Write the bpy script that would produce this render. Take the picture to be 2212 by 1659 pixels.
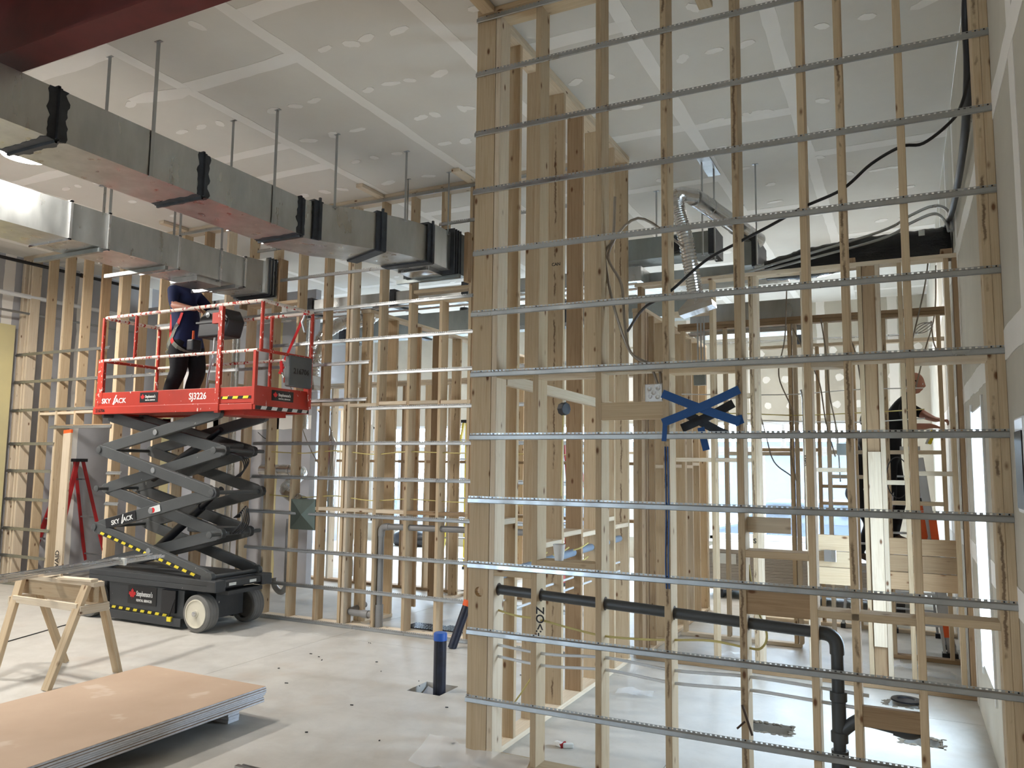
import bpy, bmesh, math, random
from mathutils import Vector, Matrix, noise
random.seed(7)
PI = math.pi
for o in list(bpy.data.objects): bpy.data.objects.remove(o)
SC = bpy.context.scene
COL = SC.collection
def lin(r, g, b):
    return tuple(((c/255)/12.92 if c/255 <= .04045 else ((c/255+.055)/1.055)**2.4) for c in (r, g, b)) + (1,)

# ------------------------------------------------------------- camera, sky, lights, exposure
cam_d = bpy.data.cameras.new('camera'); cam = bpy.data.objects.new('camera', cam_d); COL.objects.link(cam)
FPX = 1691.34
cam_d.sensor_width = 36; cam_d.sensor_fit = 'HORIZONTAL'; cam_d.lens = 36*FPX/2212
cam_d.clip_start = .05; cam_d.clip_end = 200
yw, pt, rl = math.radians(-26.54038), math.radians(5.83299), math.radians(.66376)
fw = Vector((math.sin(yw)*math.cos(pt), math.cos(yw)*math.cos(pt), math.sin(pt)))
rt = Vector((math.cos(yw), -math.sin(yw), 0)); up = rt.cross(fw)
r2 = rt*math.cos(rl) + up*math.sin(rl); u2 = -rt*math.sin(rl) + up*math.cos(rl)
cam.matrix_world = Matrix(((r2.x, u2.x, -fw.x, 0), (r2.y, u2.y, -fw.y, 0), (r2.z, u2.z, -fw.z, 1.84), (0, 0, 0, 1)))
SC.camera = cam
SC.view_settings.view_transform = 'Standard'; SC.view_settings.look = 'None'
SC.view_settings.exposure = 0.1; SC.view_settings.gamma = 1; SC.view_settings.use_curve_mapping = False
W = bpy.data.worlds.new('sky'); SC.world = W; W.use_nodes = True
bg = W.node_tree.nodes['Background']; bg.inputs[0].default_value = (.60, .79, 1.0, 1); bg.inputs[1].default_value = 38.0
CEIL = 4.93
def portal(name, loc, rot, sx, sy):
    d = bpy.data.lights.new(name, 'AREA'); d.shape = 'RECTANGLE'; d.size = sx; d.size_y = sy
    d.cycles.is_portal = True
    o = bpy.data.objects.new(name, d); COL.objects.link(o); o.location = loc; o.rotation_euler = rot
# portals only steer the sky's own light through the wall openings
portal('sky_portal', (-2.05, 15.7, 1.58), (PI/2, 0, PI), 2.9, 2.3)
portal('sky_portal', (-9.8, 15.7, 1.58), (PI/2, 0, PI), 3.4, 2.3)
portal('sky_portal', (-5.9, 15.7, 1.58), (PI/2, 0, PI), 3.4, 2.3)
portal('sky_portal', (.62, 6.25, 1.35), (0, PI/2, 0), 1.9, 1.0)
portal('sky_portal', (-7.1, -6.25, 1.55), (PI/2, 0, 0), 2.0, 1.2)  # serves the opening added in the unseen front wall

# ------------------------------------------------------------- materials
MATS = {}
class NT:
    def __init__(s, name):
        s.m = bpy.data.materials.new(name); s.m.use_nodes = True
        s.t = s.m.node_tree; s.n = s.t.nodes; s.b = s.n['Principled BSDF']; MATS[name] = s.m
    def node(s, t, **kw):
        n = s.n.new(t)
        for k, v in kw.items(): setattr(n, k, v)
        return n
    def link(s, a, b): s.t.links.new(a, b)
    def coords(s, scale, kind='Object', rnd=True):
        tc = s.node('ShaderNodeTexCoord'); mp = s.node('ShaderNodeMapping'); mp.inputs['Scale'].default_value = scale
        s.link(tc.outputs[kind], mp.inputs['Vector'])
        if rnd:
            oi = s.node('ShaderNodeObjectInfo'); m = s.node('ShaderNodeVectorMath', operation='SCALE')
            cx = s.node('ShaderNodeCombineXYZ')
            for i in range(3): s.link(oi.outputs['Random'], cx.inputs[i])
            s.link(cx.outputs[0], m.inputs[0]); m.inputs['Scale'].default_value = 57.0
            s.link(m.outputs[0], mp.inputs['Location'])
        return mp.outputs[0]
    def noise(s, vec, scale, detail=4, rough=.55, dist=0):
        n = s.node('ShaderNodeTexNoise'); n.inputs['Scale'].default_value = scale; n.inputs['Detail'].default_value = detail
        n.inputs['Roughness'].default_value = rough; n.inputs['Distortion'].default_value = dist
        s.link(vec, n.inputs['Vector']); return n.outputs['Fac']
    def ramp(s, fac, stops):
        r = s.node('ShaderNodeValToRGB'); e = r.color_ramp.elements
        while len(e) < len(stops): e.new(.5)
        for el, (p, c) in zip(e, stops): el.position = p; el.color = c
        s.link(fac, r.inputs[0]); return r.outputs[0]
    def mix(s, fac, a, b, blend='MIX'):
        m = s.node('ShaderNodeMix', data_type='RGBA', blend_type=blend)
        for sock, v in ((m.inputs[0], fac), (m.inputs[6], a), (m.inputs[7], b)):
            if hasattr(v, 'links') or hasattr(v, 'is_linked'): s.link(v, sock)
            else: sock.default_value = v
        return m.outputs[2]
    def bump(s, h, strength=.3, dist=.01):
        b = s.node('ShaderNodeBump'); b.inputs['Strength'].default_value = strength; b.inputs['Distance'].default_value = dist
        s.link(h, b.inputs['Height']); s.link(b.outputs[0], s.b.inputs['Normal'])
    def col(s, c): 
        if hasattr(c, 'links'): s.link(c, s.b.inputs['Base Color'])
        else: s.b.inputs['Base Color'].default_value = c
    def rm(s, r, m=0): s.b.inputs['Roughness'].default_value = r; s.b.inputs['Metallic'].default_value = m
G = lambda v: (v, v, v, 1)
def plain(name, c, rough=.6, metal=0, var=.12, scale=6):
    t = NT(name); v = t.coords((1, 1, 1)); n = t.noise(v, scale, 5)
    d = tuple(x*(1-var) for x in c[:3])+(1,); e = tuple(min(1, x*(1+var)) for x in c[:3])+(1,)
    t.col(t.ramp(n, [(.3, d), (.7, e)])); t.rm(rough, metal); return t.m
def wood(name, light, dark, bark=False, shade=1.0):
    t = NT(name); v = t.coords((9, 9, .55)); n = t.noise(v, 3.2, 6, .6, 1.2)
    L = tuple(c*shade for c in light[:3])+(1,); D = tuple(c*shade for c in dark[:3])+(1,)
    c = t.ramp(n, [(.25, D), (.5, L), (.75, tuple(x*.86 for x in L[:3])+(1,))])
    v2 = t.coords((60, 60, 1.2)); f = t.noise(v2, 2.5, 3, .6); c = t.mix(t.ramp(f, [(.35, G(.86)), (.65, G(1))]), c, c) if 0 else t.mix(.35, c, t.ramp(f, [(.35, D), (.62, L)]))
    v3 = t.coords((10, 10, 4.6)); vo = t.node('ShaderNodeTexVoronoi'); vo.inputs['Scale'].default_value = 1.0; t.link(v3, vo.inputs['Vector'])
    k = t.ramp(vo.outputs['Distance'], [(.0, G(1)), (.07, G(.9)), (.105, G(.35)), (.15, G(0))])
    c = t.mix(k, c, lin(104, 66, 38))
    oi = t.node('ShaderNodeObjectInfo'); mr = t.node('ShaderNodeMapRange'); t.link(oi.outputs['Random'], mr.inputs[0])
    mr.inputs[3].default_value = .80; mr.inputs[4].default_value = 1.12
    cc = t.node('ShaderNodeCombineColor'); [t.link(mr.outputs[0], cc.inputs[i]) for i in range(3)]
    c = t.mix(1.0, c, cc.outputs[0], 'MULTIPLY')
    if bark:
        tc = t.node('ShaderNodeTexCoord'); sp = t.node('ShaderNodeSeparateXYZ'); t.link(tc.outputs['Object'], sp.inputs[0])
        wv = t.noise(t.coords((1, 1, 2.2)), 2.4, 6, .75)
        m1 = t.node('ShaderNodeMath', operation='MULTIPLY_ADD'); t.link(wv, m1.inputs[0]); m1.inputs[1].default_value = .06; m1.inputs[2].default_value = -.032
        m2 = t.node('ShaderNodeMath', operation='SUBTRACT'); t.link(sp.outputs[0], m2.inputs[0]); t.link(m1.outputs[0], m2.inputs[1])
        m3 = t.node('ShaderNodeMath', operation='ABSOLUTE'); t.link(m2.outputs[0], m3.inputs[0])
        k2 = t.ramp(m3.outputs[0], [(0, G(1)), (.0045, G(1)), (.0085, G(0))])
        g = t.ramp(t.noise(t.coords((1, 1, .9)), 2.6, 4, .7), [(.48, G(0)), (.54, G(1))])
        k3 = t.mix(1.0, t.mix(1.0, k2, g, 'MULTIPLY'), G(.72), 'MULTIPLY'); c = t.mix(k3, c, lin(78, 50, 30))
    t.col(c); t.rm(.72); t.b.inputs['Specular IOR Level'].default_value = .25
    t.bump(f, .12, .002); return t.m
WL, WD = lin(206, 184, 152), lin(178, 150, 116)
M_WOOD = wood('spruce_lumber', WL, WD)
M_WOODB = wood('spruce_lumber_bark_edge', WL, WD, bark=True)
M_WOODP = wood('pale_spruce_lumber', lin(218, 202, 178), lin(194, 171, 141))
M_WOODD = wood('brown_plank', lin(172, 144, 112), lin(138, 110, 80))
def galv(name, base, rough, streak=True, scale=7, dirt=.2):
    t = NT(name); v = t.coords((1, 1, .35)); n = t.noise(v, scale, 5, .6)
    c0 = tuple(x*(1-dirt) for x in base[:3])+(1,)
    t.col(t.ramp(n, [(.3, c0), (.7, base)])); t.b.inputs['Metallic'].default_value = .92
    n2 = t.noise(t.coords((2, 2, .6)), 4, 4)
    mr = t.node('ShaderNodeMapRange'); t.link(n2, mr.inputs[0]); mr.inputs[1].default_value = .3; mr.inputs[2].default_value = .7
    mr.inputs[3].default_value = rough-.1; mr.inputs[4].default_value = rough+.12; t.link(mr.outputs[0], t.b.inputs['Roughness'])
    t.bump(t.noise(t.coords((1, 1, 1)), 2.2, 2), .25, .03); return t.m
M_DUCT = galv('galvanized_duct', lin(192, 194, 192), .34)
M_CHAN = galv('galvanized_channel', lin(178, 180, 180), .36, scale=20, dirt=.1)
M_CHROME = galv('bright_metal', lin(205, 205, 205), .22, dirt=.08)
M_DARKMET = galv('dull_sheet_metal', lin(150, 156, 154), .42)
M_GREENM = galv('greenish_sheet_metal', lin(112, 122, 114), .4)
M_MASTIC = plain('duct_sealant', lin(44, 48, 54), .55, 0, .35, 14)
M_BLACK = plain('black_plastic', lin(22, 22, 26), .4)
M_WRAP = None
t = NT('black_duct_wrap'); t.col(lin(16, 18, 24)); t.rm(.22); t.bump(t.noise(t.coords((1.5, 6, 6)), 3.5, 6, .7), 1.0, .05)
M_WRAP = t.m
M_STEELRED = plain('red_oxide_primer_steel', lin(92, 24, 20), .62, 0, .18)
def board_mat(name, c, c2, rough=.85):
    t = NT(name); n = t.noise(t.coords((1, 1, 1), rnd=True), 1.1, 5, .6)
    t.col(t.ramp(n, [(.3, c2), (.7, c)])); t.rm(rough); t.b.inputs['Specular IOR Level'].default_value = .2
    t.bump(t.noise(t.coords((1, 1, 1)), 140, 2), .05, .001); return t.m
M_CEIL = board_mat('ceiling_board_paper', lin(226, 222, 214), lin(217, 212, 204))
M_JOINT = board_mat('joint_compound', lin(248, 245, 240), lin(240, 236, 230))
M_WALLB = board_mat('wall_board_paper', lin(208, 202, 188), lin(190, 184, 172))
M_WALLG = board_mat('grey_wall_board', lin(186, 186, 190), lin(170, 170, 174))
M_WALLY = board_mat('yellowish_wall_board', lin(206, 194, 146), lin(188, 178, 140))
M_WHITE = plain('white_paint', lin(232, 232, 230), .45, 0, .04)
M_VINYL = plain('white_vinyl_frame', lin(236, 238, 242), .3, 0, .02)
# concrete
t = NT('concrete'); v = t.coords((1, 1, 1), rnd=False)
n1 = t.noise(v, .55, 6, .6); n2 = t.noise(v, 3.4, 8, .68, .4); n3 = t.noise(v, 38, 4, .7)
c = t.ramp(n1, [(.3, lin(178, 174, 167)), (.55, lin(196, 192, 184)), (.75, lin(190, 182, 168))])
c = t.mix(.35, c, t.ramp(n2, [(.3, lin(160, 155, 146)), (.6, lin(206, 203, 197))]))
c = t.mix(t.ramp(n3, [(.66, G(0)), (.74, G(.5))]), c, lin(140, 133, 122))
rs = t.ramp(t.noise(v, 1.3, 3), [(.6, G(0)), (.72, G(.22))]); c = t.mix(rs, c, lin(176, 146, 116))
t.col(c); t.rm(.55); t.bump(n2, .12, .004)
mr = t.node('ShaderNodeMapRange'); t.link(n2, mr.inputs[0]); mr.inputs[3].default_value = .38; mr.inputs[4].default_value = .7; t.link(mr.outputs[0], t.b.inputs['Roughness'])
M_CONC = t.m
M_DIRT = plain('soil', lin(96, 86, 72), .95, 0, .4, 30)
# drywall sheets on the floor
t = NT('tan_drywall_paper'); v = t.coords((1, 1, 1)); n = t.noise(v, 1.6, 4)
c = t.ramp(n, [(.3, lin(178, 152, 128)), (.7, lin(190, 164, 140))])
dm = t.ramp(t.noise(t.coords((1, 1, 1)), 3.2, 3), [(.62, G(0)), (.7, G(.5))]); c = t.mix(dm, c, lin(210, 194, 178)); t.col(c); t.rm(.8)
M_TAN = t.m
M_GYPE = plain('gypsum_edge', lin(214, 216, 222), .85, 0, .12, 30)
M_GREYBD = plain('grey_drywall_edge', lin(176, 168, 158), .85, 0, .08, 10)
def splat(name, base, splatc, amount, scale=26, rough=.5, st=(1, 1, .5)):
    t = NT(name); n = t.noise(t.coords((1, 1, 1)), 3, 4); d = tuple(x*.78 for x in base[:3])+(1,)
    c = t.ramp(n, [(.3, d), (.7, base)])
    s = t.noise(t.coords(st), scale, 3, .5); k = t.ramp(s, [(amount, G(0)), (amount+.02, G(1))])
    t.col(t.mix(k, c, splatc)); t.rm(rough); return t.m
RED = lin(180, 48, 28)
M_RED = splat('red_lift_paint', RED, lin(226, 214, 204), .70)
M_REDW = splat('red_rail_white_splatter', RED, lin(222, 212, 202), .42, 26)
M_REDM = splat('red_post_white_splatter', RED, lin(226, 216, 206), .62, 40)
M_LIFT = splat('grey_lift_paint', lin(78, 80, 80), lin(168, 168, 162), .74, 20)
M_LIFTD = splat('dark_chassis_paint', lin(58, 60, 62), lin(190, 186, 176), .73, 24)
M_TYRE = plain('grey_rubber', lin(112, 110, 106), .8, 0, .15)
M_CREAM = plain('cream_wheel_paint', lin(214, 208, 190), .5, 0, .06)
M_YEL = plain('yellow_paint', lin(226, 206, 50), .5, 0, .05)
M_DECAL = plain('black_decal', lin(20, 20, 22), .45)
M_NAVY = plain('navy_cotton', lin(26, 36, 74), .9, 0, .2)
M_BLKC = plain('black_cotton', lin(16, 17, 22), .92, 0, .2)
M_SKIN = plain('skin', lin(178, 122, 100), .55, 0, .08)
M_HAIR = plain('dark_hair', lin(34, 26, 22), .8)
M_BOOT = plain('brown_leather', lin(70, 52, 38), .7)
M_ABS = plain('dark_drain_pipe', lin(70, 72, 74), .4, 0, .08)
M_PVC = plain('grey_drain_pipe', lin(140, 138, 136), .45, 0, .08)
M_PVCB = plain('blue_grey_pipe', lin(130, 146, 164), .45, 0, .06)
M_PEX = plain('white_water_line', lin(226, 228, 230), .4, 0, .03)
M_YCAB = plain('yellow_cable', lin(206, 190, 120), .5)
M_BCAB = plain('black_cable', lin(36, 36, 40), .45)
M_ARMC = plain('armoured_cable', lin(150, 140, 128), .4, .5)
M_BLUE = plain('blue_tape', lin(22, 78, 140), .6, 0, .1)
M_BLUED = plain('blue_cap', lin(30, 84, 168), .5)
M_ORANGE = plain('orange_paint', lin(226, 92, 34), .55)
M_NAVYP = plain('navy_pipe', lin(28, 32, 48), .35, 0, .4, 12)
M_LRED = plain('red_fibreglass', lin(168, 30, 34), .45)
M_LYEL = plain('yellow_fibreglass', lin(226, 204, 36), .45)
M_ALU = galv('aluminium', lin(190, 192, 196), .35)
M_STRAPR = plain('red_webbing', lin(190, 32, 34), .8)
M_STRAPG = plain('grey_webbing', lin(120, 122, 112), .8)
M_LABEL = plain('paper_label', lin(220, 222, 218), .7, 0, .05)
t = NT('clear_film'); t.col((.9, .93, .97, 1)); t.rm(.3); t.b.inputs['Alpha'].default_value = .35; M_FILM = t.m
t = NT('window_glass'); t.col((1, 1, 1, 1)); t.rm(.02); t.b.inputs['Alpha'].default_value = .07; M_GLASS = t.m
def emit(name, c, s):
    t = NT(name); t.col(c); t.b.inputs['Emission Color'].default_value = c; t.b.inputs['Emission Strength'].default_value = s; return t.m
M_LAMP = emit('lamp_lens', (1, .98, .95, 1), 22)
M_TXTW = plain('white_lettering', lin(232, 232, 228), .5, 0, .02)
M_TXTK = plain('black_lettering', lin(26, 20, 20), .6)
M_TXTR = plain('red_leaf', lin(206, 30, 34), .5)
M_GROUND = plain('outdoor_paving', lin(214, 214, 210), .9, 0, .05, 2)
M_CAR = plain('blue_car_paint', lin(30, 42, 60), .8)
M_DGLASS = plain('dark_glass', lin(30, 38, 46), .1)
M_FACADE = plain('distant_facade', lin(44, 54, 64), .8)

# ------------------------------------------------------------- mesh builder
class MB:
    def __init__(s): s.v = []; s.f = []
    def poly(s, pts, faces):
        n = len(s.v); s.v += [tuple(p) for p in pts]; s.f += [tuple(i+n for i in f) for f in faces]; return s
    def box(s, x0, x1, y0, y1, z0, z1):
        if x0 > x1: x0, x1 = x1, x0
        if y0 > y1: y0, y1 = y1, y0
        if z0 > z1: z0, z1 = z1, z0
        return s.poly([(x0,y0,z0),(x1,y0,z0),(x1,y1,z0),(x0,y1,z0),(x0,y0,z1),(x1,y0,z1),(x1,y1,z1),(x0,y1,z1)],
                      [(0,3,2,1),(4,5,6,7),(0,1,5,4),(1,2,6,5),(2,3,7,6),(3,0,4,7)])
    def bar(s, p0, p1, w, h, side=None, ch=0):
        p0, p1 = Vector(p0), Vector(p1); d = (p1-p0).normalized()
        a = Vector(side) if side is not None else (Vector((0, 0, 1)) if abs(d.z) < .9 else Vector((1, 0, 0)))
        a = (a - d*a.dot(d)).normalized(); b = d.cross(a)
        c = ch
        prof = [(-w/2, -h/2), (w/2, -h/2), (w/2, h/2), (-w/2, h/2)] if c == 0 else \
               [(-w/2+c, -h/2), (w/2-c, -h/2), (w/2, -h/2+c), (w/2, h/2-c), (w/2-c, h/2), (-w/2+c, h/2), (-w/2, h/2-c), (-w/2, -h/2+c)]
        n = len(prof)
        pts = [p + a*x + b*y for p in (p0, p1) for x, y in prof]
        fs = [tuple(range(n))[::-1], tuple(range(n, 2*n))] + [(i, (i+1) % n, (i+1) % n+n, i+n) for i in range(n)]
        return s.poly(pts, fs)
    def prism(s, pts3, off):
        n = len(pts3); off = Vector(off)
        P = [Vector(p) for p in pts3]; Q = [p+off for p in P]
        return s.poly(P+Q, [tuple(range(n))[::-1], tuple(range(n, 2*n))] + [(i, (i+1) % n, (i+1) % n+n, i+n) for i in range(n)])
    def tube(s, pts, r, n=10, caps=True, flat=1.0):
        P = [Vector(p) for p in pts]; m = len(P)
        R = r if isinstance(r, (list, tuple)) else [r]*m
        t0 = (P[1]-P[0]).normalized(); a = Vector((0, 0, 1)) if abs(t0.z) < .9 else Vector((1, 0, 0)); a = (a-t0*a.dot(t0)).normalized()
        V = []
        for i in range(m):
            t = (P[min(i+1, m-1)]-P[max(i-1, 0)])
            t = t.normalized() if t.length > 1e-9 else t0
            a = (a-t*a.dot(t)).normalized(); b = t.cross(a)
            for k in range(n):
                q = 2*PI*k/n; V.append(P[i]+a*(math.cos(q)*R[i])+b*(math.sin(q)*R[i]*flat))
        F = [(i*n+k, i*n+(k+1) % n, (i+1)*n+(k+1) % n, (i+1)*n+k) for i in range(m-1) for k in range(n)]
        if caps: F += [tuple(range(n))[::-1], tuple(range((m-1)*n, m*n))]
        return s.poly(V, F)
    def lathe(s, c, ax, prof, n=28):
        c, ax = Vector(c), Vector(ax).normalized(); a = Vector((0, 0, 1)) if abs(ax.z) < .9 else Vector((1, 0, 0)); a = (a-ax*a.dot(ax)).normalized(); b = ax.cross(a)
        V = [c+ax*h+(a*math.cos(2*PI*k/n)+b*math.sin(2*PI*k/n))*max(r, 1e-4) for r, h in prof for k in range(n)]
        m = len(prof)
        F = [(i*n+k, i*n+(k+1) % n, (i+1)*n+(k+1) % n, (i+1)*n+k) for i in range(m-1) for k in range(n)] + [tuple(range(n))[::-1], tuple(range((m-1)*n, m*n))]
        return s.poly(V, F)
    def ball(s, c, rx, ry, rz, n=12):
        V = []; F = []
        for i in range(n+1):
            th = PI*i/n
            for k in range(2*n):
                q = PI*k/n; V.append((c[0]+rx*math.sin(th)*math.cos(q), c[1]+ry*math.sin(th)*math.sin(q), c[2]+rz*math.cos(th)))
        for i in range(n):
            for k in range(2*n): F.append((i*2*n+k, (i+1)*2*n+k, (i+1)*2*n+(k+1) % (2*n), i*2*n+(k+1) % (2*n)))
        return s.poly(V, F)
    def build(s, name, mat, parent=None, smooth=False, bevel=0, origin=None):
        me = bpy.data.meshes.new(name)
        if origin is None:
            xs, ys, zs = zip(*s.v); origin = ((min(xs)+max(xs))/2, (min(ys)+max(ys))/2, (min(zs)+max(zs))/2)
        ox, oy, oz = origin
        me.from_pydata([(x-ox, y-oy, z-oz) for x, y, z in s.v], [], s.f); me.materials.append(mat)
        bm = bmesh.new(); bm.from_mesh(me); bmesh.ops.recalc_face_normals(bm, faces=bm.faces); bm.to_mesh(me); bm.free()
        if smooth:
            me.polygons.foreach_set('use_smooth', [True]*len(me.polygons)); 
            try: me.set_sharp_from_angle(angle=math.radians(40))
            except Exception: pass
        o = bpy.data.objects.new(name, me); COL.objects.link(o); put(o, parent, origin)
        if bevel:
            b = o.modifiers.new('bevel', 'BEVEL'); b.width = bevel; b.segments = 2; b.limit_method = 'ANGLE'
        return o
WL_ = {}
def wloc(o):
    p = Vector(WL_.get(o.name, (0, 0, 0))); return p
def put(o, parent, loc):
    WL_[o.name] = tuple(loc)
    if parent is not None:
        o.parent = parent; o.location = Vector(loc)-wloc(parent)
    else: o.location = loc
def tag(o, label=None, cat=None, group=None, kind=None):
    if label: o['label'] = label
    if cat: o['category'] = cat
    if group: o['group'] = group
    if kind: o['kind'] = kind
    return o
def thing(name, loc, label, cat, group=None):
    o = bpy.data.objects.new(name, None); COL.objects.link(o); o.empty_display_size = .1; put(o, None, loc)
    return tag(o, label, cat, group)
def struct(o): o['kind'] = 'structure'; return o
BC = {}
def board(parent, p0, p1, tx, ty, side=(1, 0, 0), mat=None, name='stud'):
    """a board whose length runs p0-p1; tx is its size along `side`, ty across it"""
    p0, p1 = Vector(p0), Vector(p1); d = p1-p0; L = round(d.length, 3); mat = mat or M_WOOD
    key = (L, tx, ty, mat.name, name)
    if key not in BC:
        b = MB(); b.bar((0, 0, -L/2), (0, 0, L/2), tx, ty, (1, 0, 0), .0025)
        me = bpy.data.meshes.new(name); me.from_pydata(b.v, [], b.f); me.materials.append(mat); me.update(); BC[key] = me
    o = bpy.data.objects.new(name, BC[key]); COL.objects.link(o)
    z = d.normalized(); x = Vector(side); x = (x-z*x.dot(z)).normalized(); y = z.cross(x)
    o.rotation_euler = Matrix((x, y, z)).transposed().to_euler(); put(o, parent, (p0+p1)/2); return o
def smooth(pts, k=6):
    P = [Vector(p) for p in pts]; Q = [P[0]*2-P[1]]+P+[P[-1]*2-P[-2]]; out = []
    for i in range(1, len(Q)-2):
        a, b, c, d = Q[i-1:i+3]
        for j in range(k):
            t = j/k; out.append(.5*((2*b)+(c-a)*t+(2*a-5*b+4*c-d)*t*t+(3*b-a-3*c+d)*t*t*t))
    out.append(P[-1]); return out
def cable(name, pts, r, mat, label=None, cat=None, parent=None, group=None, n=7, k=6):
    b = MB(); b.tube(smooth(pts, k), r, n); o = b.build(name, mat, parent, smooth=True)
    if label: tag(o, label, cat, group)
    return o
def text(s, parent, name, mat, size, origin, xdir, ydir, depth=.0015, sx=1.0, shear=0):
    c = bpy.data.curves.new('t', 'FONT'); c.body = s; c.size = size; c.extrude = depth/2; c.shear = shear; c.resolution_u = 3; c.offset = size*.018
    to = bpy.data.objects.new('t', c); COL.objects.link(to)
    me = bpy.data.meshes.new_from_object(to.evaluated_get(bpy.context.evaluated_depsgraph_get())) if 0 else None
    dg = bpy.context.evaluated_depsgraph_get(); me = bpy.data.meshes.new_from_object(to.evaluated_get(dg))
    bpy.data.objects.remove(to); me.materials.clear(); me.materials.append(mat)
    x, y = Vector(xdir).normalized(), Vector(ydir).normalized(); z = x.cross(y)
    R = Matrix((x, y, z)).transposed()
    for v in me.vertices: v.co = R @ Vector((v.co.x*sx, v.co.y, v.co.z))
    o = bpy.data.objects.new(name, me); COL.objects.link(o); put(o, parent, origin); return o

# ------------------------------------------------------------- floor, walls, ceiling
XL, XR, YN, YF = -12.1, .46, -6.0, 15.5
def slab_with_holes(name, x0, x1, y0, y1, holes, ztop, thick, mat):
    """floor cut on a grid; each hole is (x0,x1,y0,y1,depth) and is left open to its own bottom"""
    xs = sorted({x0, x1, *[v for h in holes for v in h[:2]]}); ys = sorted({y0, y1, *[v for h in holes for v in h[2:4]]})
    b = MB()
    def inh(cx, cy):
        for h in holes:
            if h[0] < cx < h[1] and h[2] < cy < h[3]: return h[4]
        return 0
    Dp = [[inh((xs[i]+xs[i+1])/2, (ys[j]+ys[j+1])/2) for j in range(len(ys)-1)] for i in range(len(xs)-1)]
    for i in range(len(xs)-1):
        for j in range(len(ys)-1):
            z = ztop-Dp[i][j]
            b.poly([(xs[i], ys[j], z), (xs[i+1], ys[j], z), (xs[i+1], ys[j+1], z), (xs[i], ys[j+1], z)], [(0, 1, 2, 3)])
            for di, dj, e in ((1, 0, ((xs[i+1], ys[j]), (xs[i+1], ys[j+1]))), (0, 1, ((xs[i], ys[j+1]), (xs[i+1], ys[j+1])))):
                if i+di < len(xs)-1 and j+dj < len(ys)-1 and Dp[i+di][j+dj] != Dp[i][j]:
                    z2 = ztop-Dp[i+di][j+dj]; (ax, ay), (bx, by) = e
                    b.poly([(ax, ay, z), (bx, by, z), (bx, by, z2), (ax, ay, z2)], [(0, 1, 2, 3)])
    b.poly([(x0, y0, ztop-thick), (x1, y0, ztop-thick), (x1, y1, ztop-thick), (x0, y1, ztop-thick)], [(3, 2, 1, 0)])
    me = bpy.data.meshes.new(name); me.from_pydata(b.v, [], b.f); me.materials.append(mat); me.update()
    o = bpy.data.objects.new(name, me); COL.objects.link(o); put(o, None, (0, 0, 0)); return struct(o)
HOLES = [(-3.68, -3.37, 5.52, 5.82, .22), (-1.06, -.76, 5.87, 6.10, .18), (-.20, .06, 6.99, 7.15, .15), (-.08, .17, 6.10, 6.30, .2)]
cuts = [(-5.475, -5.470, YN, YF), (-9.6, -9.595, YN, YF), (-1.385, -1.38, YN, 5.0), (XL, XR, 6.786, 6.791), (XL, XR, 2.70, 2.705), (XL, XR, 10.9, 10.905)]
floor = slab_with_holes('floor', XL-.2, XR+.2, YN-.2, YF+.2, HOLES+[c+(.006,) for c in cuts], 0, .3, M_CONC)
pit = MB()
for h in HOLES:
    for k in range(60):
        x = random.uniform(h[0]+.02, h[1]-.02); y = random.uniform(h[2]+.02, h[3]-.02); r = random.uniform(.012, .035)
        pit.ball((x, y, -h[4]+r*.4), r, r*1.2, r*.8, 4)
p_ = pit.build('loose_soil', M_DIRT, floor); p_['kind'] = 'stuff'
# ragged edge of broken concrete round the cut-outs
rg = MB()
for h in HOLES[1:]:
    for k in range(46):
        s = random.choice('xy'); e = random.choice((0, 1))
        x, y = (random.uniform(h[0], h[1]), h[2+e]) if s == 'x' else (h[e], random.uniform(h[2], h[3]))
        rg.ball((x+random.uniform(-.015, .015), y+random.uniform(-.015, .015), -.004), random.uniform(.008, .03), random.uniform(.008, .026), .008, 4)
p_ = rg.build('broken_concrete_edge', M_DIRT, floor); p_['kind'] = 'stuff'

ceil = MB().box(XL-.2, XR+.2, YN-.2, YF+.2, CEIL+.02, CEIL+.25).build('ceiling', M_CEIL); struct(ceil)
SX = [XL, -11.35, -10.13, -8.92, -7.70, -6.48, -5.27, -4.06, -2.865, -1.65, -.73, XR]
BUT = {5: [3.70, 5.64, 6.22], 6: [4.37], 7: [3.78, 7.2], 8: [5.03, 6.87, 8.3], 9: [6.92, 9.6], 10: [8.02, 11.1]}
strips = []
for i in range(len(SX)-1):
    ys = BUT.get(i) or [random.uniform(3, 5.5), random.uniform(6.5, 8)]
    ys = sorted(ys); lo = ys[0]-3.66
    while lo > YN: ys.insert(0, lo); lo -= 3.66
    hi = ys[-1]+3.66
    while hi < YF: ys.append(hi); hi += 3.66
    yy = [YN]+ys+[YF]
    for a, b_ in zip(yy, yy[1:]):
        MB().box(SX[i]+.002, SX[i+1]-.002, a+.002, b_-.002, CEIL, CEIL+.02).build('drywall_panel', M_CEIL, ceil)
    for y in ys: strips.append((SX[i], y, SX[i+1], y))
for x in SX[1:-1]:
    a = YN
    while a < YF: strips.append((x, a, x, min(YF, a+3.66))); a += 3.66
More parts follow.
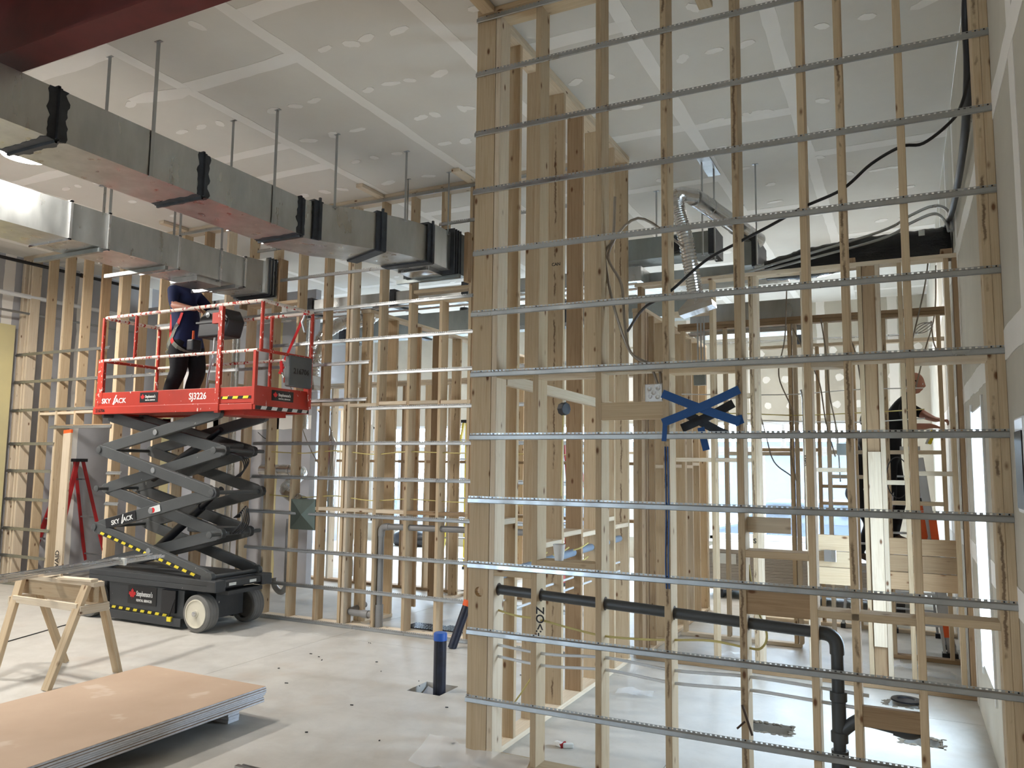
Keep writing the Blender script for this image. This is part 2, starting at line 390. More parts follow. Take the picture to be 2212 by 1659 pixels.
def ragged(x0, y0, x1, y1, w, z, seed):
    b = MB(); L = math.hypot(x1-x0, y1-y0); n = max(4, int(L/.09)); dx, dy = (x1-x0)/L, (y1-y0)/L; nx, ny = -dy, dx
    pts = []
    for i in range(n+1):
        t = i/n; q = noise.noise(Vector((t*L*2.2, seed, 0)))*.5+noise.noise(Vector((t*L*9, seed, 3)))*.22
        q2 = noise.noise(Vector((t*L*2.2, seed, 9)))*.5+noise.noise(Vector((t*L*9, seed, 13)))*.22
        cx, cy = x0+dx*L*t, y0+dy*L*t
        pts.append((cx+nx*w*(.5+.25*q), cy+ny*w*(.5+.25*q), cx-nx*w*(.5+.25*q2), cy-ny*w*(.5+.25*q2)))
    V = []
    for ax, ay, bx, by in pts: V += [(ax, ay, z), (bx, by, z), (ax, ay, z-.0025), (bx, by, z-.0025)]
    F = []
    for i in range(n):
        o = 4*i; F += [(o+2, o+3, o+7, o+6), (o, o+2, o+6, o+4), (o+1, o+5, o+7, o+3)]
    return b.poly(V, F)
for k, (x0, y0, x1, y1) in enumerate(strips):
    vertical = x0 == x1
    ragged(x0, y0, x1, y1, .112 if vertical else .145, CEIL+.0004-(.0006 if vertical else 0)-.00002*(k%9), k*3.7).build('joint_strip', M_JOINT, ceil)
PATCH = [(-3.79,4.37),(-3.56,4.4),(-3.41,4.38),(-3.14,4.4),(-3.89,5.04),(-3.65,5.03),(-3.48,5.05),(-3.2,5.06),(-3.35,5.67),(-3.78,5.67),(-3.63,5.67),(-4.46,5.64),(-4.43,5.0),(-4.65,5.01),(-5.04,5.63),(-3.88,6.25),(-3.68,6.28),(-4.45,6.26),(-4.72,6.25),(-4.96,6.26),(-4.49,6.92),(-5.01,6.91),(-5.61,6.86),(-5.85,6.84),(-6.15,6.84),(-4.89,5.0),(-4.74,5.63),(-3.94,6.91),(-5.54,4.37),(-5.94,4.37),(-5.75,4.97),(-6.0,4.97),(-5.53,4.99),(-4.41,3.73),(-7.99,5.54),(-8.3,5.51),(-8.51,5.51),(-8.2,6.14),(-8.2,6.73),(-2.28,5.65),(-2.01,5.68),(-2.0,6.28),(-1.4,5.65),(-1.16,5.64),(-1.17,5.02),(-3.31,5.68),(-3.67,6.29),(-2.5,4.4),(-2.36,6.27),(-.94,5.64),(-.41,5.63),(-.12,5.64),(.23,5.63),(-.51,6.84),(-1.13,6.85),(-1.05,6.84),(-.96,6.85),(-1.4,6.85),(-.4,8.72),(-.14,8.73),(.01,8.72),(-1.2,8.71),(-1.25,9.32)]
for y in (7.5, 8.1, 9.4, 10, 10.6, 11.3):
    for k in range(9): PATCH.append((random.uniform(-8, .2), y+random.uniform(-.03, .03)))
for k, (x, y) in enumerate(PATCH):
    a, b_ = (.30, .10) if k == 28 else (random.uniform(.045, .085), random.uniform(.035, .06)); n = 10; V = []; ph = random.uniform(0, 6)
    for i in range(n):
        q = 2*PI*i/n; r = 1+.28*math.cos(2*q+ph)+random.uniform(-.12, .12); V.append((x+a*r*math.cos(q), y+b_*r*math.sin(q), CEIL+.0008))
    MB().prism(V, (0, 0, -.0044-k*.00001)).build('compound_patch', M_JOINT, ceil)

def walls(name, boxes, mat): 
    b = MB(); [b.box(*q) for q in boxes]; o = b.build(name, mat); return struct(o)
TH = .14
# right wall with its tall window opening
WY0, WY1, WZ0, WZ1 = 5.78, 6.62, .45, 2.26
wr = walls('wall_right', [(XR, XR+TH, YN, WY0, 0, CEIL), (XR, XR+TH, WY1, YF, 0, CEIL), (XR, XR+TH, WY0, WY1, 0, WZ0), (XR, XR+TH, WY0, WY1, WZ1, CEIL)], M_WALLB)
for y in [-2.4, .05, 1.27, 2.49, 3.71, 4.93, 7.4, 8.6, 9.9, 11.1]:
    b = ragged(0, 0, CEIL, 0, .16, 0, y*5); q = MB(); q.poly([(XR+.0005-(-z), y+yy, x) for x, yy, z in b.v], b.f); q.build('joint_strip', M_JOINT, wr)
for x, ya, yb in ((1.22, YN, WY0-.06), (1.22, WY1+.06, YF), (2.44, YN, YF), (3.66, YN, YF)):
    b = ragged(ya, 0, yb, 0, .14, 0, x*5); q = MB(); q.poly([(XR-.0004+z*1.2, xx, x+yy) for xx, yy, z in b.v], b.f); q.build('joint_strip', M_JOINT, wr)
BW = [(-3.42, -.62, .45, 2.70), (-11.5, -8.1, .45, 2.70), (-7.6, -4.2, .45, 2.70)]
def wall_with_openings(name, y0, y1, ops, mat, x0=XL, x1=XR):
    bs = []; xs = x0
    for a, b_, c, d in sorted(ops):
        bs += [(xs, a, y0, y1, 0, CEIL), (a, b_, y0, y1, 0, c), (a, b_, y0, y1, d, CEIL)]; xs = b_
    bs.append((xs, x1, y0, y1, 0, CEIL)); return walls(name, bs, mat)
wb = wall_with_openings('wall_back', YF, YF+TH, BW, M_WALLB)
for k, x in enumerate((-11.6, -10.3, -7.9, -6.2, -5, -3.75, -2.55, -1.3, -.1)):
    b = ragged(2.75, 0, CEIL, 0, .16, 0, k*5.1); q = MB(); q.poly([(x+yy, YF-.0005-z*-1, zz) for zz, yy, z in b.v], b.f); q.build('joint_strip', M_JOINT, wb)
for x, z in [(-2.3+.42*i+random.uniform(-.1, .1), z) for i in range(7) for z in (3.0, 3.5, 4.0)]:
    V = [(x+.07*math.cos(q)*random.uniform(.8, 1.2), YF-.0005, z+.07*math.sin(q)*random.uniform(.8, 1.2)) for q in [2*PI*i/9 for i in range(9)]]
    MB().prism(V, (0, -.002, 0)).build('compound_patch', M_JOINT, wb)
wn = wall_with_openings('wall_front', YN-TH, YN, [(-8, -6.2, 1.0, 2.1)], M_WALLB)  # opening behind the camera added to let sky light in
wl = walls('wall_left', [(XL-TH, XL, YN, YF, 0, CEIL)], M_WALLG)
for y in (1, 3.4, 4.6, 5.8, 7.05, 8.25, 9.5):
    b = ragged(0, 0, CEIL, 0, .16, 0, y*5); q = MB(); q.poly([(XL-.0005-z, y+yy, x) for x, yy, z in b.v], b.f); q.build('joint_strip', M_JOINT, wl)
struct(MB().box(XL, XL+.13, 6.2, 7.12, 0, 3.84).build('wall_side_return', M_WALLY))
pw = walls('wall_partition', [(XL, -8.05, 9.3, 9.42, 0, 4.5)], M_WALLG)
for k, x in enumerate((-11.2, -10.0, -8.8)):
    b = ragged(0, 0, 4.5, 0, .22, 0, k*5.1+2); q = MB(); q.poly([(x+yy, 9.2995+z, zz) for zz, yy, z in b.v], b.f); q.build('joint_strip', M_WALLY if k != 1 else M_JOINT, pw)
b = ragged(XL, 0, -8.05, 0, .2, 0, 77); q = MB(); q.poly([(xx, 9.2995+z, 2.44+yy) for xx, yy, z in b.v], b.f); q.build('joint_strip', M_JOINT, pw)

# windows
def window(name, x0, x1, z0, z1, units):
    w = MB(); w.box(x0, x1, YF+.02, YF+.10, z1-.06, z1); w.box(x0, x1, YF+.02, YF+.10, z0, z0+.06); w.box(x0, x0+.06, YF+.02, YF+.10, z0, z1); w.box(x1-.06, x1, YF+.02, YF+.10, z0, z1)
    o = struct(w.build(name, M_VINYL, bevel=.004)); W_ = (x1-x0)/units; zt = z0+(z1-z0)*.76
    MB().box(x0-.05, x1+.05, YF-.06, YF+.02, z0-.05, z0).build('window_sill', M_VINYL, o, bevel=.004)
    for i in range(units):
        a, c = x0+W_*i, x0+W_*(i+1)
        if i: MB().box(a-.055, a+.055, YF+.02, YF+.10, z0+.06, z1-.06).build('mullion', M_VINYL, o, bevel=.004)
        MB().box(a+.055, c-.055, YF+.02, YF+.10, zt-.05, zt+.05).build('transom', M_VINYL, o, bevel=.004)
        s = MB(); s.box(a+.055, a+.11, YF+.03, YF+.08, z0+.06, zt-.05); s.box(c-.11, c-.055, YF+.03, YF+.08, z0+.06, zt-.05); s.box(a+.11, c-.11, YF+.03, YF+.08, z0+.06, z0+.11); s.box(a+.11, c-.11, YF+.03, YF+.08, zt-.10, zt-.05)
        s.box((a+c)/2-.03, (a+c)/2+.03, YF+.03, YF+.08, zt+.05, z1-.06)
        s.build('sash', M_VINYL, o)
        MB().box(a+.11, c-.11, YF+.05, YF+.056, z0+.11, zt-.10).build('pane', M_GLASS, o)
        MB().box(a+.055, c-.055, YF+.05, YF+.056, zt+.05, z1-.06).build('pane', M_GLASS, o)
window('window_1', *BW[0], 3); window('window_2', *BW[1], 4); window('window_4', *BW[2], 4)
w = MB(); X0 = XR+.09
for q in ((X0, X0+.05, WY0, WY0+.06, WZ0, WZ1), (X0, X0+.05, WY1-.06, WY1, WZ0, WZ1), (X0, X0+.05, WY0, WY1, WZ0, WZ0+.06), (X0, X0+.05, WY0, WY1, WZ1-.06, WZ1)): w.box(*q)
o = struct(w.build('window_3', M_VINYL)); MB().box(X0+.02, X0+.026, WY0+.06, WY1-.06, WZ0+.06, WZ1-.06).build('pane', M_GLASS, o)
tr = MB(); tr.box(XR-.012, XR+.088, WY1-.014, WY1-.001, WZ0, WZ1); tr.box(XR, XR+.088, WY0, WY1-.014, WZ1-.012, WZ1-.001); tr.box(XR, XR+.088, WY0, WY1-.014, WZ0+.001, WZ0+.012); tr.box(XR-.012, XR+.0, WY1+.001, WY1+.055, WZ0-.05, WZ1+.05); tr.box(XR-.012, XR, WY0-.055, WY0, WZ0-.05, WZ1+.05)
struct(tr.build('trim_1', M_WHITE))
# outdoors beyond the windows
struct(MB().box(-60, 60, -60, 60, -.6, -.35).build('ground', M_GROUND))
def car(x, y, mat, label, rz=0):
    c = thing('car', (x, y, -.35), label, 'car')
    b = MB(); prof = [(-2.2, .25), (-2.25, .75), (-1.5, .92), (-.9, 1.42), (.8, 1.45), (1.5, .95), (2.2, .85), (2.25, .3)]
    b.prism([(x+px, y-.85, -.35+pz) for px, pz in prof], (0, 1.7, 0)); b.build('car_body', mat, c, bevel=.06)
    MB().prism([(x+px, y-.87, -.35+pz) for px, pz in ((-1.3, .95), (-.82, 1.36), (.72, 1.38), (1.25, .97))], (0, .04, 0)).build('side_window', M_DGLASS, c)
    for s in (-1.4, 1.4): MB().lathe((x+s, y-.9, -.02), (0, 1, 0), [(.20, 0), (.33, .02), (.33, .2), (.2, .22)], 20).build('wheel', M_BLACK, c)
car(-1.9, 19.2, M_CAR, 'blue car parked outside beyond the far right window')
car(-7.4, 19.4, M_CAR, 'second dark blue vehicle parked outside between the left and right windows')
car(-14.5, 20, M_CAR, 'blue car parked outside beyond the far left window')
f = thing('building', (-3, 38, -.35), 'pale building across the street beyond the right window', 'building')
MB().box(-16, 14, 38, 46, -.35, 2.6).build('facade', M_FACADE, f); MB().box(-16.3, 14.3, 37.6, 46.3, 2.6, 3.0).build('roof', M_CAR, f)

# steel beam
bm_ = MB(); Y0, Y1, ZB = 2.72, 2.92, 4.34
bm_.box(XL, -1.9, Y0, Y1, ZB, ZB+.02); bm_.box(XL, -1.9, Y0, Y1, 4.84, 4.86); bm_.box(XL, -1.9, (Y0+Y1)/2-.006, (Y0+Y1)/2+.006, ZB+.02, 4.84)
tag(bm_.build('steel_beam', M_STEELRED), 'dark red steel beam spanning below the ceiling at upper left', 'beam')

# ------------------------------------------------------------- lamps
def high_bay(x, y, z, label, power, r=.2, vis=True):
    t = thing('high_bay_light', (x, y, z), label, 'lamp')
    b = MB(); b.lathe((x, y, z), (0, 0, 1), [(r*.98, .012), (r, .02), (r*1.0, .045), (r*.8, .06), (r*.45, .08), (r*.42, .16), (r*.1, .17)]); b.build('housing', M_BLACK, t, smooth=True)
    MB().lathe((x, y, z), (0, 0, 1), [(r*.95, 0), (r*.95, .012)]).build('lens', M_LAMP, t)
    MB().tube([(x, y, z+.17), (x, y, CEIL)], .006, 6).build('cord', M_BLACK, t)
    d = bpy.data.lights.new('lamp_glow', 'AREA'); d.shape = 'DISK'; d.size = r*1.9; d.energy = power; d.color = (1, .955, .89)
    l = bpy.data.objects.new('lamp_glow', d); COL.objects.link(l); put(l, t, (x, y, z-.006))
LP = 75
high_bay(-6.87, 4.06, 4.5, 'glowing round high bay light between the two ducts at far left', 110)
high_bay(-9.4, 5.0, 4.45, 'round high bay light left of the left duct', 190)
for i, (x, y) in enumerate(((-4.6, -1.6), (-9.4, .6), (-1.2, -3.2), (-5.5, -4.4))):  # unseen ceiling lamps added to fill the front room with light
    high_bay(x, y, 4.5, ('added unseen fill light behind the photographer on the right', 'added unseen fill light near the left wall behind the beam', 'added unseen fill light near the right wall behind the photographer', 'added unseen fill light furthest behind the photographer')[i], (16, 150, 5, 6)[i])
for i, (x, y) in enumerate(((-7.2, 12.4), (-3.6, 12.6), (-1.0, 11.6), (-10.6, 11.5))):
    high_bay(x, y, 4.55, ('round high bay light above the far left rooms', 'round high bay light above the far middle rooms', 'round high bay light above the far right room', 'round high bay light in the far left corner room')[i], LP*.8)

# ------------------------------------------------------------- furring channels (run along x, faces -y)
def channel(parent, x0, x1, y, z, screws=(), slots=True, hook=False):
    b = MB(); e = .0012
    # profile in (y, z): web from the wall, sloping face, return lip
    prof = [(0, .010), (-.004, .010), (-.013, .005), (-.0145, -.018), (-.011, -.021), (-.006, -.021)]
    for (ya, za), (yb, zb) in zip(prof, prof[1:]):
        d = Vector((0, yb-ya, zb-za)).normalized(); n = Vector((0, d.z, -d.y))*e
        A, B = Vector((0, y+ya, z+za)), Vector((0, y+yb, z+zb))
        b.prism([(x0, *(A)[1:]), (x0, *(B)[1:]), (x0, *(B+n)[1:]), (x0, *(A+n)[1:])], (x1-x0, 0, 0))
    if slots:
        b.box(x0, x1, y-e, y, z+.010, z+.0125); b.box(x0, x1, y-e, y, z+.0195, z+.022)
        n = int((x1-x0)/.0265); st = (x1-x0)/n
        for i in range(n+1):
            xc = x0+st*i; b.box(max(x0, xc-.008), min(x1, xc+.008), y-e, y, z+.0125, z+.0195)
    else: b.box(x0, x1, y-e, y, z+.010, z+.022)
    o = b.build('furring_channel', M_CHAN, parent)
    if screws:
        s = MB()
        for sx in screws:
            if x0 < sx < x1: s.lathe((sx, y-e, z+.016), (0, -1, 0), [(.0042, 0), (.0042, .0015), (.002, .0028)], 8)
        if s.v: q = s.build('screw_heads', M_BLACK, o); q['kind'] = 'stuff'
    return o
S, D_ = .038, .14

# ---- wall A: the tall wall in front, and its corner post
A = thing('stud_wall', (-1.0, 4.505, 0), 'tall foreground stud wall crossed by metal furring channels', 'stud wall')
YA = 4.435; YC = YA+D_/2; TOPA = CEIL-.078
def stud_x(parent, x, y, z0, z1, mat=None, depth=D_, name='stud'):    # wall running along x
    return board(parent, (x, y, z0), (x, y, z1), S, depth, (1, 0, 0), mat, name)
sa = [(-2.346, M_WOODP), (-2.050, M_WOOD), (-1.633, M_WOOD), (-1.219, M_WOODB), (-.806, M_WOODB), (-.446, M_WOOD), (-.248, M_WOODB), (.046, M_WOOD), (.402, M_WOODB), (.4405, M_WOOD)]
for x, m in sa: stud_x(A, x, YC, .04, TOPA, m)
for z in (CEIL-.059, CEIL-.020): board(A, (-2.51, YC, z), (.459, YC, z), S, D_, (0, 0, 1), M_WOOD, 'top_plate')
board(A, (-2.36, YC, .02), (.459, YC, .02), S, D_, (0, 0, 1), M_WOOD, 'bottom_plate')
SXA = [x for x, m in sa]+[-2.44]
for i, z in enumerate((4.855, 4.465, 4.045, 3.645, 3.224, 2.816, 2.417, 2.010, 1.607, 1.198, .786, .374)):
    channel(A, -2.512+random.uniform(-.006, .004), .459, YA, z+.004, SXA)
def block(parent, xa, xb, y, z, h=S, d=D_, mat=None, name='blocking'):
    return board(parent, (xa, y, z), (xb, y, z), h, d, (0, 0, 1), mat, name)
gaps = {0: (-2.327, -2.069), 1: (-2.031, -1.652), 2: (-1.614, -1.238), 3: (-1.2, -.825), 4: (-.787, -.465), 5: (-.427, -.267), 6: (-.229, .027), 7: (.065, .383)}
for g in gaps: block(A, *gaps[g], YC, 2.412+(-.02 if g % 2 else .0), mat=M_WOODP if g % 3 else M_WOOD)
block(A, *gaps[2], YC-.05, 2.16, .105, S, M_WOOD, 'flat_blocking')
block(A, *gaps[1], YC, 1.238); block(A, *gaps[4], YC, 1.37, mat=M_WOOD)
block(A, -.787, -.465, YC-.04, 1.115, .13, S, M_WOODD, 'flat_blocking'); block(A, -.787, -.56, YC+.02, 1.522, .085, .02, M_WOODP, 'flat_blocking')
block(A, -.229, .027, YC-.045, .60, .10, S, M_WOODD, 'flat_blocking')
block(A, *gaps[0], YC, 1.16, mat=M_WOOD); block(A, *gaps[7], YC, 1.10); block(A, -.427, .027, YC, 1.085, mat=M_WOOD)
# corner post: wide face with a drilled hole
def drilled(parent, x0, x1, y0, y1, z0, z1, hx, hz, r, mat):
    b = MB(); n = 16; b.box(x0, x1, y0, y1, z0, hz-.09); b.box(x0, x1, y0, y1, hz+.09, z1)
    ring = [(hx+r*math.cos(2*PI*i/n), hz+r*math.sin(2*PI*i/n)) for i in range(n)]
    def sq(q):
        c, s = math.cos(q), math.sin(q); kx = ((x1-hx) if c > 0 else (hx-x0))/max(abs(c), 1e-6); kz = .09/max(abs(s), 1e-6); k = min(kx, kz)
        return (hx+c*k, hz+s*k)
    out = [sq(2*PI*i/n) for i in range(n)]
    corners = {}
    for i in range(n):
        j = (i+1) % n; A_, B_ = out[i], out[j]; P = [ring[i], A_]
        if abs(A_[0]-B_[0]) > 1e-6 and abs(A_[1]-B_[1]) > 1e-6:
            vx = A_[0] if abs(A_[0]-x0) < 1e-6 or abs(A_[0]-x1) < 1e-6 else B_[0]; vz = A_[1] if abs(abs(A_[1]-hz)-.09) < 1e-6 else B_[1]; P.append((vx, vz))
        P += [B_, ring[j]]
        b.prism([(px, y0, pz) for px, pz in P], (0, y1-y0, 0))
    return b.build('stud', mat, parent)
C = thing('stud_wall', (-2.44, 5.9, 0), 'tall stud wall running back from the near corner post, wide stud faces', 'stud wall')
drilled(C, -2.508, -2.368, YA, YA+S, .04, CEIL-.078, -2.40-.03, 1.035, .032, M_WOOD)
XC = -2.44
def stud_y(parent, x, y, z0, z1, mat=None, depth=D_, name='stud'):    # wall running along y
    return board(parent, (x, y, z0), (x, y, z1), depth, S, (1, 0, 0), mat, name)
cy_ = [4.60, 4.84, 5.246, 5.652, 6.058, 6.465, 6.871, 7.277]
for i, y in enumerate(cy_): stud_y(C, XC, y, .04, CEIL-.078, (M_WOODD, M_WOOD, M_WOOD, M_WOODB)[i % 4] if i else M_WOOD)
for z in (CEIL-.059, CEIL-.020): board(C, (XC, YA+.145, z), (XC, 7.33, z), S, D_, (0, 0, 1), M_WOODP, 'top_plate')
board(C, (XC, YA+.04, .02), (XC, 7.33, .02), S, D_, (0, 0, 1), M_WOODP, 'bottom_plate')
def block_y(parent, x, ya, yb, z, h=S, d=D_, mat=None, name='blocking'):
    return board(parent, (x, ya, z), (x, yb, z), h, d, (0, 0, 1), mat or M_WOODP, name)
for i, z in enumerate((1.44, 1.25, 1.30, 1.27, 1.36, 1.28)): block_y(C, XC, cy_[i+1]+.02, cy_[i+2]-.02, z) if i else block_y(C, XC, 4.62, 4.82, 1.46)
board(C, (XC+.09, 4.60, 2.395), (XC+.09, 7.2, 2.36), .075, .038, (0, 0, 1), M_WOODP, 'rail_board')
# ---- wall B: behind the lift
Bw = thing('stud_wall', (-7.3, 7.28, 0), 'tall stud wall behind the scissor lift with metal furring channels', 'stud wall')
YB = 7.205; YBc = YB+D_/2
xs = []; x = -4.072
while x > -12.05: xs.append(x); x -= .4064
xs = [-2.60, -2.9, -3.25, -3.66]+xs
OP = (-10.98, -9.80)
for i, x in enumerate(xs):
    m = (M_WOOD, M_WOODP, M_WOOD, M_WOODD, M_WOOD)[i*7 % 5]
    z0, z1 = .04, CEIL-.078
    if OP[0] < x < OP[1]: z0 = 2.33
    if -4.80 < x < -4.2 : 
        stud_x(Bw, x, YBc, .04, 3.62, m); stud_x(Bw, x, YBc, 4.42, z1, m); continue
    if -7.4 < x < -6.85:
        stud_x(Bw, x, YBc, .04, 3.80, m); stud_x(Bw, x, YBc, 4.34, z1, m); continue
    stud_x(Bw, x, YBc, z0, z1, m)
for x in (-12.02, -11.98, -11.86, OP[0]-.02, OP[1]+.02, -9.74, -6.10, -5.75, -4.115): stud_x(Bw, x, YBc, .04, CEIL-.078, M_WOODP if x < -10 else M_WOOD)
for z in (CEIL-.059, CEIL-.020): board(Bw, (-12.04, YBc, z), (-2.55, YBc, z), S, D_, (0, 0, 1), M_WOODP, 'top_plate')
board(Bw, (-12.04, YBc, .02), (OP[0], YBc, .02), S, D_, (0, 0, 1), M_WOODP, 'bottom_plate'); board(Bw, (OP[1], YBc, .02), (-2.55, YBc, .02), S, D_, (0, 0, 1), M_WOODP, 'bottom_plate')
board(Bw, (OP[0]-.04, YBc, 2.31), (OP[1]+.04, YBc, 2.31), S, D_, (0, 0, 1), M_WOODD, 'header')
for k in range(18):
    xa = -4.072-.4064*(k+1)+.019; block(Bw, xa, xa+.4064-.038, YBc, 2.50+random.uniform(-.02, .02), mat=M_WOODP)
for k in range(6):
    xa = -4.072-.4064*(k+1)+.019; block(Bw, xa, xa+.4064-.038, YBc, 1.30, mat=(M_WOODD if k < 2 else M_WOODP))
block(Bw, -4.84, -4.13, YBc, 3.74); block(Bw, -4.84, -4.13, YBc, 3.63, mat=M_WOOD); block(Bw, -7.3, -6.5, YBc, 3.78)
for x in (-7.46, -6.84): board(Bw, (x, YBc, 3.76), (x, YBc, 4.34), S, D_, (1, 0, 0), M_WOODD, 'opening_jack')
board(Bw, (-4.135, YBc-.06, 3.78), (-4.135, YBc-.06, 4.32), .05, .16, (1, 0, 0), M_WOODD, 'opening_jack')
SB = xs
for z, segs in ((4.852, [(-8.6, -4.6), (-4.59, -2.55)]), (4.463, [(-4.52, -2.55)]), (4.46, [(-7.2, -6.0)]), (4.05, [(-6.80, -4.86)]), (3.628, [(-9.0, -5.34), (-5.335, -2.55)]), (3.236, [(-6.9, -5.40), (-5.395, -2.55)]),
                (3.39, [(-12.04, -9.9)]), (2.97, [(-12.05, -9.4), (-9.39, -5.42)]), (2.838, [(-5.415, -2.55)]), (2.545, [(-12.05, -9.35), (-9.34, -5.44)]), (2.44, [(-5.435, -2.55)]),
                (2.285, [(-11.1, -9.76)]), (2.045, [(-12.05, -10.98), (-7.13, -5.46), (-5.455, -2.55)]), (1.645, [(-12.05, -11.0), (-9.80, -9.5), (-7.13, -5.47), (-5.465, -2.55)]), (1.23, [(-12.05, -11.02), (-9.8, -9.52), (-7.2, -5.48), (-5.475, -2.55)]),
                (.80, [(-12.05, -10.95), (-7.2, -5.5), (-5.495, -2.55)]), (.405, [(-12.05, -11.0), (-7.2, -5.52), (-5.515, -2.55)]), (.012, [(-12.05, -11.0), (-7.3, -5.54), (-5.535, -2.55)])):
    for a, b_ in segs: channel(Bw, a, b_, YB, z+.01, SB, slots=(b_ > -8))
for x, y0 in ((-4.115, 6.84), (-5.32, 6.79), (-8.5, 6.8)):
    tag(board(None, (x, y0, CEIL-.024), (x, 7.19, CEIL-.024), .09, .04, (1, 0, 0), M_WOODP, 'ceiling_cleat'), {-4.115: 'short wooden cleat on the ceiling beside the near corner post', -5.32: 'short wooden cleat on the ceiling above the bend of the duct', -8.5: 'short wooden cleat on the ceiling above the left duct'}[x], 'wood block')
for x, a, b_, l in ((-2.42, 3.75, 4.42, 'wooden cleat on the ceiling in front of the corner post'), (-1.08, 4.6, 5.0, 'short wooden cleat on the ceiling behind the tall foreground wall')):
    tag(board(None, (x, a, CEIL-.024), (x, b_, CEIL-.024), .09, .04, (1, 0, 0), M_WOOD, 'ceiling_cleat'), l, 'wood block')

# ---- wall D: lower wall across the back of the first room
Dw = thing('stud_wall', (-1, 7.52, 0), 'middle stud wall with a plank panel, below the black wrapped duct', 'stud wall')
YD = 7.45+D_/2; HD = 3.66
for x, m in ((-2.31, M_WOODD), (-2.05, M_WOOD), (-1.60, M_WOOD), (-1.235, M_WOODB), (-1.195, M_WOODP), (-.775, M_WOODP), (-.40, M_WOODB), (-.30, M_WOOD), (-.155, M_WOODP), (.02, M_WOOD), (.378, M_WOOD), (.440, M_WOODD)): stud_x(Dw, x, YD, .04, HD-.04, m)
board(Dw, (-.226, YD, .04), (-.226, YD, HD-.04), .105, .10, (1, 0, 0), M_WOODD, 'post')
board(Dw, (-.226, YD-.072, .35), (-.226, YD-.072, 1.98), .10, .035, (1, 0, 0), M_WOODP, 'scab_board')
board(Dw, (-2.36, YD, HD-.02), (.459, YD, HD-.02), S, D_, (0, 0, 1), M_WOODP, 'top_plate')
board(Dw, (-2.36, YD, .02), (.459, YD, .02), S, D_, (0, 0, 1), M_WOODD, 'bottom_plate')
for x0, x1 in ((-.745, -.42), (-.135, .36)):
    for k, (za, zb) in enumerate(((.83, .975), (.98, 1.115), (1.12, 1.255))):
        board(Dw, (x0, YD-.045, (za+zb)/2), (x1, YD-.045, (za+zb)/2), zb-za, S, (0, 0, 1), M_WOODD if x0 > -.5 else M_WOOD, 'plank')
for q in ((-2.03, -1.62, 1.9), (-1.58, -1.255, 1.9), (-.755, -.42, 1.82), (.04, .36, 1.80), (-.135, 0, 1.72), (-2.03, -1.62, 3.32), (-1.58, -1.255, 2.5)): block(Dw, q[0], q[1], YD, q[2], mat=M_WOODP)
for x in (-.37, .385): tag(MB().box(x-.045, x+.045, YD-.06, YD+.06, HD, HD+.045).build('wood_block', M_ORANGE if 0 else M_WOODD), 'small reddish wood block on top of the middle wall, %s' % ('left of the right wall end' if x < 0 else 'against the right wall'), 'wood block')
# ---- wall E
Ew = thing('stud_wall', (-1, 8.77, 0), 'second low stud wall behind the plank panel, door gap at right', 'stud wall')
YE = 8.70+.045; HE = 3.44
for x, m in ((-2.2, M_WOOD), (-1.73, M_WOOD), (-1.05, M_WOODB), (-1.0, M_WOODP), (-.687, M_WOODP), (-.14, M_WOODB), (.35, M_WOOD)): stud_x(Ew, x, YE, .04, HE-.08, m, .09)
for z in (HE-.06, HE-.02): board(Ew, (-2.25, YE, z), (.459, YE, z), S, .09, (0, 0, 1), M_WOODD, 'top_plate')
board(Ew, (-.2, YE, .02), (.459, YE, .02), S, .09, (0, 0, 1), M_WOODD, 'bottom_plate'); board(Ew, (-2.25, YE, .02), (-1.0, YE, .02), S, .09, (0, 0, 1), M_WOODP, 'bottom_plate')
for q in ((-1.7, -1.07, 1.98), (-.67, -.16, 2.0), (-.12, .33, 2.0), (-.12, .33, 1.5), (-.67, -.16, 1.75)): block(Ew, q[0], q[1], YE, q[2], d=.09, mat=M_WOODP)
# ---- wall F, third wall near the right wall, with strips
Fw = thing('stud_wall', (-.4, 10.1, 0), 'third stud wall frame seen behind the ladder worker', 'stud wall')
for x in (-.9, -.5, .05, .40): stud_x(Fw, x, 10.1, .04, 3.3, M_WOOD, .09)
board(Fw, (-1.7, 10.1, 3.32), (.459, 10.1, 3.32), S, .09, (0, 0, 1), M_WOODP, 'top_plate'); board(Fw, (-1.7, 10.1, .02), (.459, 10.1, .02), S, .09, (0, 0, 1), M_WOODP, 'bottom_plate')
for q in ((-.88, -.52, 1.62), (-.88, -.52, 1.42), (-1.6, -.92, 2.05)): block(Fw, q[0], q[1], 10.1, q[2], d=.09)
# ---- C2: low wall continuing back
C2 = thing('stud_wall', (-2.3, 9, 0), 'low stud wall of closely set studs running back past the tall wall', 'stud wall')
for y, m in ((7.66, M_WOODP), (7.705, M_WOODD), (7.93, M_WOOD), (8.34, M_WOOD), (8.38, M_WOODP), (8.75, M_WOOD), (9.15, M_WOOD), (9.55, M_WOODP), (9.9, M_WOOD), (10.3, M_WOOD), (10.37, M_WOODP)): stud_y(C2, -2.37, y, .04, 3.4, m)
board(C2, (-2.37, 7.62, 3.42), (-2.37, 10.4, 3.42), S, D_, (0, 0, 1), M_WOODP, 'top_plate'); board(C2, (-2.37, 7.62, .02), (-2.37, 10.4, .02), S, D_, (0, 0, 1), M_WOODP, 'bottom_plate')
for a, b_ in ((7.95, 8.32), (8.4, 8.73), (8.77, 9.13), (9.17, 9.53), (9.57, 9.88)): block_y(C2, -2.37, a, b_, 1.85+random.uniform(-.03, .03))
